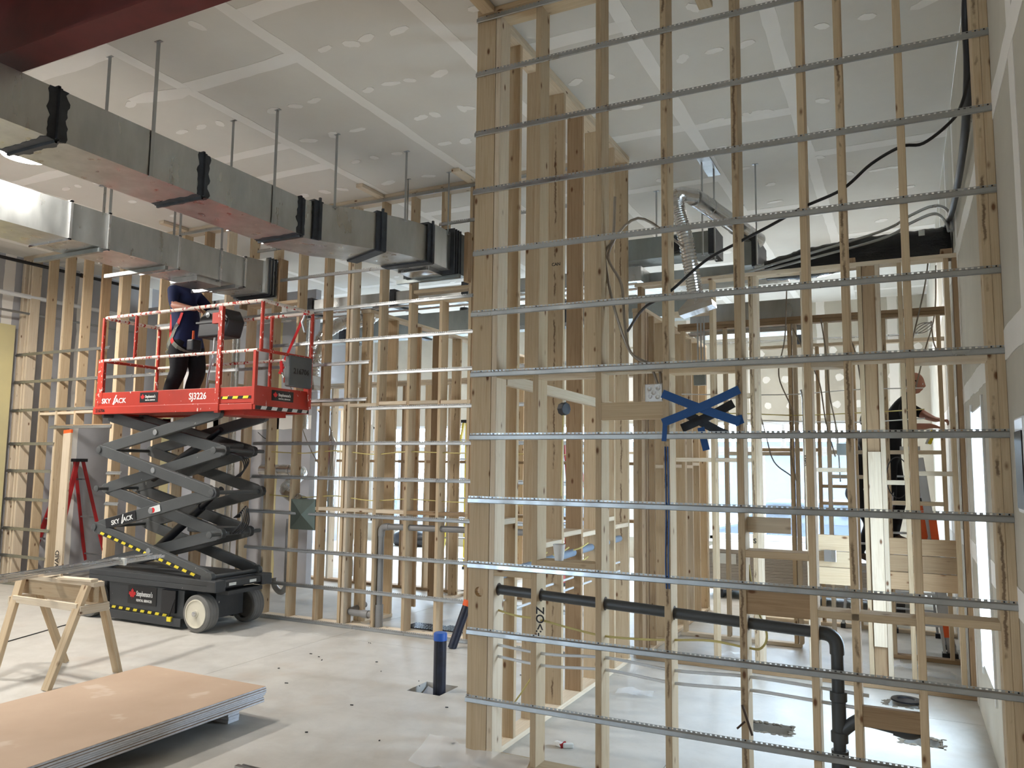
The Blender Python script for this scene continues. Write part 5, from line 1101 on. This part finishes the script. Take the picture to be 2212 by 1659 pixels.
for x in (-6.10, -7.06): board(sh, (x, 4.32, .60), (x, 4.58, .60), .07, .02, (0, 0, 1), M_WOODP, 'end_brace')
board(None, (-6.5, 4.41, .826), (-6.08, 4.42, .832), .022, .07, (0, 0, 1), M_WOODP, 'loose_board')
tag(bpy.data.objects['loose_board'], 'short loose board lying on the right half of the sawhorse top', 'board')
bd = thing('steel_stud_bundle', (-6.6, 4.5, .83), 'bundle of long galvanized channels resting on the sawhorse', 'metal bundle')
for k in range(5):
    a = Vector((-6.42+.018*(k % 3), 2.9, .838+.02*(k//3)+.012*(k % 2))); c = Vector((-6.875+.014*(k % 3), 5.75-.05*k, .845+.02*(k//3)+.012*(k % 2)))
    b = MB(); b.bar(a, c, .004, .05, (0, 0, 1)); dd = (c-a).normalized(); sd = dd.cross(Vector((0, 0, 1))).normalized(); b.bar(a+sd*.025+Vector((0, 0, .012)), c+sd*.025+Vector((0, 0, .012)), .024, .002, (0, 0, 1)); b.bar(a-sd*.025+Vector((0, 0, .012)), c-sd*.025+Vector((0, 0, .012)), .024, .002, (0, 0, 1)); b.build('channel', M_CHROME, bd)
c = Vector((-6.78, 5.2, .86)); MB().box(c.x-.04, c.x+.06, c.y-.012, c.y+.012, .83, .895).build('white_band', M_LABEL, bd)
cable('floor_wire', [(-8.4, 5.8, .006), (-8.2, 5.2, .006), (-8.0, 4.6, .006)], .005, M_BCAB, 'thin dark wire lying on the floor left of the lift', 'wire')

# pipes rising from the floor
t = thing('floor_pipe', (-3.44, 5.62, -.2), 'dark pipe with blue cap standing in the square floor hole', 'pipe')
MB().lathe((-3.445, 5.64, -.2), (0, 0, 1), [(.052, 0), (.052, .60)], 24).build('pipe_body', M_NAVYP, t, smooth=True); MB().lathe((-3.445, 5.64, .40), (0, 0, 1), [(.055, 0), (.055, .055), (.05, .062)], 24).build('cap', M_BLUED, t, smooth=True)
MB().box(-3.448, -3.442, 5.585, 5.592, -.2, .40).build('seam', M_BLACK, t)
t = thing('floor_pipe', (-4.06, 6.98, 0), 'leaning dark pipe with orange tip against the lift wall', 'pipe')
MB().tube([(-4.11, 6.95, .0), (-4.02, 7.08, .40)], .045, 18).build('pipe_body', M_NAVYP, t, smooth=True); MB().tube([(-4.02, 7.08, .40), (-4.01, 7.095, .455)], .0475, 18).build('cap', M_ORANGE, t, smooth=True)
MB().poly([(-3.66, 5.53, -.16), (-3.52, 5.53, -.2), (-3.5, 5.8, -.08), (-3.66, 5.81, -.03)], [(0, 1, 2, 3)]).prism([(-3.66, 5.53, -.165), (-3.52, 5.53, -.205), (-3.5, 5.8, -.085), (-3.66, 5.81, -.035)], (0, 0, .004)).build('pit_liner', M_WALLG, floor)

# ------------------------------------------------------------- plumbing in wall A and room behind
YPI = YC
t = pipe('drain_pipe', [(-2.36, YPI, 1.05), (-.345, YPI, .975), (-.345, YPI, .0)], .031, M_ABS, 'dark drain pipe running through the tall wall and turning down to the floor')
b = MB(); b.lathe((-.345, YPI, .44), (0, 0, 1), [(.042, 0), (.042, .05), (.035, .055), (.035, .2), (.042, .205), (.042, .25)], 18); b.build('tee_fitting', M_ABS, t, smooth=True)
b = MB(); b.tube([(-.345, YPI, .40), (-.345, YPI, .0)], .042, 16); b.build('lower_pipe', M_ABS, t, smooth=True)
b = MB(); b.tube(smooth([(-.345, YPI, .48), (-.27, YPI, .55), (-.22, YPI, .565), (-.05, YPI, .545)], 5), .031, 14); b.build('branch_pipe', M_ABS, t, smooth=True)
b = MB(); b.tube(smooth([(-.09, YPI, .55), (-.03, YPI, .54), (.0, YPI+.03, .54), (.005, YPI+.12, .54)], 5), .038, 14); b.build('elbow', M_ABS, t, smooth=True)
for x in (-2.346, -2.05, -1.633, -1.219, -.806, -.446): MB().lathe((x+.0195, YPI, 1.05-.0372*(x+2.36)), (1, 0, 0), [(.040, 0), (.038, .001)], 16).build('drilled_hole_edge', M_BOOT, t)
t = pipe('vent_pipe', [(XC, 4.62, 1.10), (XC, 7.2, 1.15)], .030, M_PVCB, 'blue grey pipe running back through the studs of the corner wall')
for i, z in enumerate((.70, .63)):
    cable('water_line', [(x, YPI, z+.012*math.sin(x*7)) for x in (-2.34, -2.0, -1.6, -1.2, -.8, -.4, -.2)], .009, M_PEX, ('upper' if i == 0 else 'lower')+' white water line crossing the tall wall near the floor', 'water line')
for i, z in enumerate((.93, .86)):
    cable('water_line', [(XC+.0, y, z-.012*i) for y in (4.62, 5.2, 5.9, 6.6, 7.2)], .009, M_PEX, ('upper' if i == 0 else 'lower')+' white water line running back through the corner wall studs', 'water line')
cable('yellow_cable', [(-2.33, YPI, .92), (-2.20, YPI-.01, .90), (-2.05, YPI, .89), (-1.85, YPI, .86), (-1.63, YPI, .835), (-1.4, YPI, .84), (-1.22, YPI, .855), (-1.0, YPI, .875), (-.806, YPI, .86), (-.73, YPI+.02, .86), (-.70, YPI+.03, .94), (-.76, YPI+.04, 1.10), (-.79, YPI+.04, 1.3)], .0065, M_YCAB, 'yellow cable sagging through the tall wall below the dark drain pipe', 'cable')
cable('yellow_cable', [(-2.09, YPI+.06, 1.05), (-2.10, YPI+.05, .80), (-2.12, YPI+.06, .62), (-2.08, YPI+.03, .58), (-2.16, YPI+.03, .45), (-2.24, YPI+.06, .34), (-2.2, YPI+.1, .32)], .005, M_YCAB, 'loose yellow cable hanging beside the second stud', 'cable')
for i in range(3):
    for j, z in enumerate((1.16, 1.05)):
        y = 5.1+.41*i; cable('cable_stub', [(XC+.05, y, z), (XC+.10, y+.04, z+.02), (XC+.12, y+.14, z+.05)], .006, M_YCAB, ('upper' if j == 0 else 'lower')+' yellow cable stub in the %s bay of the corner wall' % ('first', 'second', 'third')[i], 'cable')
cp = thing('paper_cup', (-1.9, YPI, 1.258), 'white paper cup standing on the blocking of the tall wall', 'cup')
b = MB(); b.lathe((-1.905, YPI-.02, 1.258), (0, 0, 1), [(.027, 0), (.038, .095), (.0395, .097), (.0365, .095), (.026, .006)], 22); b.build('cup_body', M_WHITE, cp, smooth=True)
# junction boxes
def ebox(x, y, z, s, d, mat, label, cat='electrical box', knock=True):
    t = thing('electrical_box', (x, y, z), label, cat); MB().box(x-s/2, x+s/2, y-d, y, z-s/2, z+s/2).build('box_body', mat, t, bevel=.004)
    if knock:
        for dx, dz in ((-.25, .22), (.25, .25), (-.2, -.2), (.22, -.24), (0, 0)): MB().lathe((x+dx*s, y-d, z+dz*s), (0, -1, 0), [(.13*s, 0), (.12*s, .003), (.05*s, .001)], 12).build('knockout', M_CHROME, t)
    return t
ebox(-1.292, YC-.02, 2.262, .105, .05, M_CHROME, 'square galvanized electrical box on the fourth stud, two cables into its top')
ebox(-.47, 7.44, 2.0, .10, .05, M_DARKMET, 'dark electrical box on the middle wall behind the plank panel', knock=False)
ebox(-1.71, 7.46, 2.66, .11, .06, M_DARKMET, 'grey box with dark opening on conduits in the middle wall', knock=False)
ebox(-.60, 7.44, 1.06+.02, .10, .04, M_CHROME, 'small galvanized box below the short blocking of the middle wall', knock=False)
ob = thing('ceiling_box', (-2.355, 5.66, 2.27), 'dark round electrical box nailed to a stud of the corner wall', 'electrical box')
MB().lathe((-2.372, 5.62, 2.27), (1, -.4, 0), [(.05, 0), (.05, .05), (.045, .052)], 8).build('box_body', M_MASTIC, ob); cable('box_cable', [(-2.35, 5.60, 2.22), (-2.35, 5.58, 1.95), (-2.36, 5.59, 1.6)], .005, M_YCAB, parent=ob)
for k, dx in enumerate((0, .02)):
    cable('armoured_cable', [(-1.28+dx, YC-.02, 2.32), (-1.33+dx*2, YC, 2.42), (-1.46, YC+.03, 2.52), (-1.54+dx*2, YC+.03, 2.72), (-1.60+dx*4, YC+.03, 2.95), (-1.62+dx, YC+.02, 3.15), (-1.57+dx*8, YC+.02, 3.25+.1*k)] + ([(-1.55, YC, 3.5)] if k == 0 else [(-1.2, YC+.3, 3.22)]), .0085, M_ARMC, ('left' if k == 0 else 'right')+' armoured cable running up from the square electrical box', 'cable')
# black sweeping cable through wall A and the thick conduit on the right wall
cable('black_cable', [(.40, 4.62, 3.98), (.34, 4.6, 3.76), (.28, 4.55, 3.65), (.15, 4.5, 3.54), (.046, 4.5, 3.54), (-.10, 4.5, 3.47), (-.25, 4.5, 3.35), (-.446, 4.5, 3.28), (-.62, 4.5, 3.20), (-.806, 4.5, 3.12), (-1.0, 4.5, 3.03), (-1.219, 4.5, 2.86), (-1.4, 4.6, 2.80), (-1.6, 4.9, 2.72)], .009, M_BCAB, 'black cable sweeping down through the tall wall from the upper right', 'cable')
t = cable('conduit_bundle', [(.42, 4.20, 4.9), (.405, 4.35, 4.60), (.40, 4.60, 4.48), (.39, 4.72, 4.30), (.395, 4.78, 4.10), (.40, 5.0, 3.98), (.41, 5.5, 3.90), (.42, 6.3, 3.90), (.42, 7.1, 3.92), (.42, 8.2, 4.05), (.42, 9.5, 4.1)], .024, M_BCAB, 'thick black conduit curving along the top of the right wall', 'conduit', n=12)
cable('thin_conduit', [(.44, 4.7, 4.4), (.44, 5.0, 4.05), (.44, 5.6, 3.97), (.44, 6.6, 3.98), (.44, 8.0, 4.12)], .009, M_CHROME, 'thin bright conduit beside the thick black conduit on the right wall', 'conduit')
for k, dz in enumerate((0, -.07)):
    cable('steel_conduit', [(-2.1, 7.75, 3.70+dz*.4), (-1.4, 7.74, 3.73+dz*.5), (-1.0, 7.74, 3.80+dz*.6), (-.13, 7.74, 3.99+dz), (.12, 7.72, 4.10+dz), (.28, 7.68, 4.15+dz), (.38-.03*k, 7.62, 4.12+dz), (.43-.03*k, 7.5, 4.0+dz), (.44-.03*k, 7.45, 3.85)], .013, M_CHAN, ('upper' if k == 0 else 'lower')+' steel conduit arching over the black wrapped duct', 'conduit', n=10)
fx = thing('wrapped_duct', (-.3, 7.9, 3.7), 'large black plastic wrapped flexible duct lying on the middle wall', 'duct')
pts = smooth([(-1.16, 7.95, 3.78), (-.8, 7.95, 3.81), (-.35, 7.95, 3.86), (.05, 7.95, 3.87), (.445, 7.95, 3.88)], 14); b = MB(); b.tube(pts, [.09+.05*min(1, i/14)+.012*random.random() for i in range(len(pts))], 26); b.build('hose', M_WRAP, fx, smooth=True)
MB().lathe((-1.17, 7.95, 3.78), (1, 0, .05), [(.075, -.09), (.075, .03)], 20).build('end_collar', M_CHROME, fx, smooth=True); MB().box(.19, .24, 7.795, 7.80, 3.93, 3.98).build('paper_tag', M_LABEL, fx)
# corrugated duct with boot
sp = thing('flexible_duct', (-1.8, 7.0, 3.3), 'corrugated silver duct hanging down to a metal boot in the first right room', 'duct')
ctrl = [(-1.64, 7.0, 3.36), (-1.68, 7.0, 3.65), (-1.74, 7.0, 3.98), (-1.80, 7.0, 4.22), (-1.80, 7.06, 4.36), (-1.70, 7.25, 4.40)]
pts = smooth(ctrl, 22); b = MB(); b.tube(pts, [.068+.0045*(1 if i % 2 else -1) for i in range(len(pts))], 22); b.build('corrugated_hose', M_CHROME, sp, smooth=False)
b = MB(); b.tube([(-1.70, 7.25, 4.39), (-1.55, 7.7, 4.33), (-1.30, 8.4, 4.22)], .085, 22); b.build('round_duct', M_CHROME, sp, smooth=True)
for p in ((-1.62, 7.5, 4.36), (-1.45, 8.0, 4.285)): MB().lathe(p, (.22, .7, -.1), [(.090, -.008), (.090, .008)], 22).build('joint_ring', M_CHAN, sp, smooth=True)
c = Vector((-1.62, 7.0, 3.30)); b = MB(); b.poly([c+Vector(q) for q in ((-.06, -.06, .06), (.06, -.06, .08), (.06, .06, .08), (-.06, .06, .06), (-.16, -.09, -.06), (.14, -.09, .02), (.14, .09, .02), (-.16, .09, -.06), (-.15, -.09, -.11), (.15, -.09, -.03), (.15, .09, -.03), (-.15, .09, -.11))], [(0, 1, 2, 3), (0, 4, 5, 1), (1, 5, 6, 2), (2, 6, 7, 3), (3, 7, 4, 0), (4, 8, 9, 5), (5, 9, 10, 6), (6, 10, 11, 7), (7, 11, 8, 4), (11, 10, 9, 8)]); b.build('boot', M_CHROME, sp)
R1 = thing('air_duct', (-2.0, 8.5, 4.15), 'dull rectangular duct behind the corrugated silver duct', 'duct')
MB().box(-2.9, -1.80, 8.3, 8.65, 4.13, 4.37).build('duct_section', M_DARKMET, R1); MB().box(-1.80, -1.72, 8.28, 8.67, 4.11, 4.39).build('end_flange', M_MASTIC, R1); MB().box(-2.9, -1.1, 8.9, 9.3, 3.95, 4.12).build('lower_section', M_DUCT, R1); MB().lathe((-2.15, 8.29, 4.25), (0, -1, 0), [(.09, 0), (.09, .05)], 18).build('side_port', M_MASTIC, R1)
R2 = thing('air_duct', (-1.4, 8.4, 3.9), 'boxy duct end with black flange right of the corrugated duct', 'duct')
MB().box(-1.52, -1.34, 8.2, 8.8, 3.92, 4.20).build('duct_section', M_DARKMET, R2); MB().box(-1.335, -1.28, 8.18, 8.82, 3.90, 4.22).build('end_flange', M_MASTIC, R2)
R3 = thing('air_duct', (-1.7, 9.6, 3.1), 'grey duct trunk low behind the boot of the corrugated duct', 'duct')
MB().box(-2.3, -1.0, 9.5, 10.0, 3.45, 3.80).build('duct_section', M_DUCT, R3); MB().box(-2.32, -.98, 9.46, 9.5, 3.42, 3.46).build('support_angle', M_CHROME, R3)
for x, y, z0, l in ((-1.735, 7.73, 3.95, 'left of the two close metal hangers in the first right room'), (-1.66, 7.95, 3.95, 'right of the two close metal hangers in the first right room'), (-1.26, 8.05, 3.7, 'single metal hanger strap right of the round duct'), (-1.62, 9.3, 4.1, 'short distant hanger behind the round duct'), (-2.4, 8.4, 4.37, 'hanger over the dull rectangular duct')):
    strap(x, y, z0, l, .03, .012)
b = MB(); b.box(-1.76, -1.63, 7.5, 8.15, CEIL-.02, CEIL); tag(b.build('ceiling_channel', M_CHAN, None), 'short metal channel on the ceiling holding the two close hangers', 'channel')
for k in range(3): tag(MB().tube([(-1.72+.03*k, 7.40, 2.7), (-1.72+.03*k, 7.40, 3.25)], .008, 8).build('conduit', M_CHAN, None, smooth=True), 'vertical conduit above the grey box in the middle wall, %s' % ('left', 'centre', 'right')[k], 'conduit')
tag(MB().tube([(-.98, 9.2, .95), (-.98, 9.2, 2.6), (-1.0, 9.2, 2.7)], .012, 8).build('conduit', M_CHAN, None, smooth=True), 'vertical grey conduit in front of the far windows', 'conduit')
b = MB(); b.tube([(-5.0, 15.38, 4.25), (.3, 15.38, 4.2)], .02, 8); tag(b.build('conduit', M_CHROME, None, smooth=True), 'long horizontal conduit high on the far wall', 'conduit')
tag(MB().box(-1.8, -1.6, 15.3, 15.42, 4.12, 4.34).build('wire_cluster', M_MASTIC, None), 'cluster of wires and box on the far wall conduit', 'electrical box')
# hanging cables in the right rooms
HC = [([(-1.05, 8.6, 3.7), (-1.08, 8.6, 3.2), (-1.15, 8.6, 2.8), (-1.02, 8.6, 2.4), (-1.05, 8.6, 2.0), (-1.0, 8.6, 1.7)], 'left'), ([(-1.0, 8.6, 3.3), (-.85, 8.6, 2.95), (-.75, 8.6, 2.7), (-.70, 8.6, 2.3), (-.62, 8.6, 1.95)], 'second'),
      ([(-.72, 8.6, 3.38), (-.68, 8.6, 3.0), (-.66, 8.6, 2.6), (-.60, 8.6, 2.2), (-.58, 8.6, 1.7)], 'third'), ([(-.5, 8.6, 3.3), (-.40, 8.6, 3.0), (-.34, 8.6, 2.6), (-.2, 8.6, 2.2)], 'fourth'),
      ([(.30, 8.4, 4.0), (.24, 8.4, 3.6), (.12, 8.4, 3.1), (.02, 8.4, 2.75)], 'fifth'), ([(.36, 8.9, 3.9), (.33, 8.9, 3.4), (.22, 8.9, 3.0), (.12, 8.9, 2.6)], 'sixth'), ([(.30, 9.0, 3.35), (.32, 9.0, 3.1), (.40, 9.0, 2.95), (.44, 9.0, 2.85)], 'seventh'),
      ([(-1.4, 8.6, 2.6), (-1.3, 8.6, 2.2), (-1.22, 8.6, 1.9), (-1.05, 8.6, 1.75)], 'eighth')]
for pts, nm in HC: cable('hanging_cable', pts, .007, M_ARMC, 'grey cable hanging in the right rooms, %s counted from the left group' % nm, 'cable', group='cables hanging in the right rooms')
for k, z in enumerate((2.32, 2.40, 2.62)): cable('strung_cable', [(x, 8.66, z+.02*math.sin(x*3+k)) for x in (-2.2, -1.6, -1.0, -.4, .2)], .006, M_YCAB if k == 1 else M_PEX, 'horizontal cable strung across the second low wall, %s' % ('lowest', 'middle', 'highest')[k], 'cable')
cable('coiled_wire', [(-.06+.10*math.cos(a), 8.62, 1.75+.2*math.sin(a)) for a in [i*.5 for i in range(30)]], .005, M_BCAB, 'coil of thin wire hanging in the narrow bay of the second low wall', 'wire', k=2)
cable('coiled_wire', [(.22+.08*math.cos(a), 8.62, 3.22+.05*math.sin(a*1.1)) for a in [i*.6 for i in range(26)]], .005, M_CHROME, 'tangle of wire on the plate near the right wall', 'wire', k=2)
for k, x in enumerate((-1.225, -1.21)): cable('blue_wire', [(x, YA-.006, 1.95), (x+.004, YA-.008, 1.6), (x-.002, YA-.006, 1.3), (x+.002, YA-.006, 1.15)], .0035, M_BLUE, ('left' if k == 0 else 'right')+' thin blue wire running down the face of the fourth stud', 'wire')
# blue tape cross on the studs
yt = YA-.016
tx = thing('tape_cross', (-1.02, yt, 2.16), 'large blue tape cross stuck between two studs of the tall wall', 'tape')
def tape(x0, z0, x1, z1, w, y, nm='tape_strip', mat=None, par=None):
    ribbon([(x0, y, z0), ((x0*.7+x1*.3), y+.004, z0*.7+z1*.3-.004), ((x0*.3+x1*.7), y+.004, z0*.3+z1*.7-.004), (x1, y, z1)], w, mat or M_BLUE, par or tx, nm, th=.002)
tape(-1.235, 2.255, -.80, 2.085, .048, yt); tape(-1.235, 2.085, -.80, 2.265, .048, yt-.004); 
tape(-1.22, 2.10, -1.228, 1.98, .028, yt-.001); tape(-.815, 2.12, -.80, 2.07, .05, yt+.001); tape(-1.03, 2.06, -1.0, 1.93, .04, yt+.06)
tape(-1.16, 2.06, -.86, 2.20, .05, yt+.14, mat=M_MASTIC); tape(-1.14, 2.15, -.90, 2.02, .05, yt+.145, mat=M_MASTIC)
# black crayon marks on lumber
text('ZO<:-', A, 'lumber_stamp', M_TXTK, .075, (-2.032, YA-.001, .98), (0, 0, -1), (1, 0, 0), sx=.9)
text('S', Dw, 'pencil_mark', M_TXTK, .06, (-1.25, YD-.071, 1.15), (1, 0, 0), (0, 0, 1)); text('MBR', Dw, 'pencil_mark', M_TXTK, .05, (-.79, YD-.071, 1.95), (0, 0, -1), (1, 0, 0)); text('CAN', C, 'pencil_mark', M_TXTK, .035, (-2.47, 5.632, 3.42), (1, 0, 0), (0, 0, 1))
text('SIVAID', bpy.data.objects['leaning_plank'], 'lumber_stamp', M_TXTK, .10, (-10.33, 6.975-.022, .3), (-.12, .08, 1), (-1, -.1, 0))
# small things on the floor
pl = thing('plastic_sheet', (-2.5, 4.38, 0), 'clear plastic film bunched at the foot of the corner post', 'plastic film')
b = MB(); n = 14; V = []
for i in range(n):
    for j in range(6):
        x = -2.78+i*.055; y = 4.20+j*.05; z = .01+.05*abs(noise.noise(Vector((x*7, y*7, 1))))+(.07*max(0, (j-3))/2 if x > -2.6 else .02*j)
        V.append((x, y, z))
b.poly(V, [(i*6+j, (i+1)*6+j, (i+1)*6+j+1, i*6+j+1) for i in range(n-1) for j in range(5)]); b.build('film', M_FILM, pl, smooth=True)
for k, (x, y) in enumerate(((-2.0, 6.3), (-.1, 8.35), (.2, 8.1), (-1.55, 8.0), (-.75, 5.98), (.02, 6.22))):
    b = MB(); V = []
    for i in range(7):
        for j in range(5): V.append((x-.15+i*.05, y-.08+j*.04, (.012+.06*abs(noise.noise(Vector((i*.9, j*.9, k*7))))) if k < 4 else -.1+.05*noise.noise(Vector((i*.9, j*.9, k*7)))))
    b.poly(V, [(i*5+j, (i+1)*5+j, (i+1)*5+j+1, i*5+j+1) for i in range(6) for j in range(4)]); tag(b.build('film_scrap', M_FILM, None, smooth=True), 'scrap of clear film on the floor, ' + ('by the corner wall', 'below the second low wall', 'near the right wall', 'left in the second room', 'in the left floor cut-out', 'in the right floor cut-out')[k], 'plastic film')
tb = thing('glove_scrap', (-2.06, 4.93, 0), 'small white scrap with dark band on the floor behind the tall wall', 'litter')
MB().bar((-2.12, 4.95, .015), (-2.06, 4.92, .02), .03, .03).build('scrap', M_WHITE, tb, bevel=.006); MB().bar((-2.055, 4.92, .018), (-2.0, 4.96, .014), .03, .028).build('scrap', M_LABEL, tb, bevel=.006); MB().bar((-2.07, 4.91, .012), (-2.045, 4.945, .024), .03, .012).build('band', M_LRED, tb)
oc = MB().box(-3.66, -3.42, 3.66, 3.69, 0, .02).box(-3.64, -3.44, 3.70, 3.712, 0, .018); tag(oc.build('metal_offcut', M_CHROME, None), 'metal channel offcut on the floor at the bottom edge', 'offcut')
for k in range(26):
    x, y = random.uniform(-5.2, -2.7), random.uniform(4.0, 6.8); a = random.uniform(0, 3)
    l = random.uniform(.01, .03); tag(MB().bar((x, y, .004), (x+l*math.cos(a), y+l*math.sin(a), .004), .006, .006).build('screw', M_BLACK, None), 'tiny dark screw or chip lying on the concrete floor', 'screw', 'screws and chips scattered on the floor')
tag(MB().lathe((-.05, 7.2, 0), (0, 0, 1), [(.11, .0), (.11, .012), (.07, .014), (.06, .004)], 20).build('floor_drain', M_BLACK, None), 'round black floor drain in the cut-out below the middle wall', 'drain')
sp_ = MB(); sp_.bar((-.815, YA-.02, .58), (-.76, YA-.05, .44), .012, .006); sp_.bar((-.80, YA-.03, .50), (-.84, YA-.04, .46), .01, .004); tag(sp_.build('wood_splinter', M_BOOT, None), 'splinter of wood peeling from the fifth stud', 'splinter')
# stack of drywall in the far right room
ds = thing('drywall_stack', (-1.4, 12.0, 0), 'tall neat stack of grey edged drywall below the far right windows', 'drywall stack')
for i in range(26):
    dx = random.uniform(-.015, .015); MB().box(-2.62+dx, .1+dx, 11.4+abs(dx), 12.6, .12+i*.0215, .12+i*.0215+.0185).build('drywall_sheet', M_GREYBD, ds)
for x in (-2.4, -1.2, -.1): MB().box(x-.05, x+.05, 11.45, 12.6, 0, .12).build('skid', M_BLACK, ds)
MB().box(-2.48, -2.15, 11.385, 11.392, .48, .62).build('paper_label', M_LABEL, ds)
nb = thing('wall_panel_box', (.45, 4.0, 1.7), 'grey box with dark opening on the right wall at the frame edge', 'electrical box')
MB().box(.43, XR, 3.72, 3.98, 1.66, 2.06).build('box_body', M_VINYL, nb, bevel=.01); MB().box(.425, .431, 3.74, 3.955, 1.68, 2.0).build('dark_opening', M_BLACK, nb)
# parts of the scene seen beyond lift: black cushion and wires
for k in range(7):
    y = 7.3; x = -8.9+.27*k; cable('wire_tail', [(x, 7.42, 2.2-.25*(k % 3)), (x+.12, 7.44, 2.12-.25*(k % 3)), (x+.26, 7.42, 2.16-.25*(k % 3))], .004, M_BCAB, 'short dark wire tail between studs behind the lift arms', 'wire', group='wire tails behind the lift arms')
# everything placed: sheets of the ceiling and lights stay as listed above
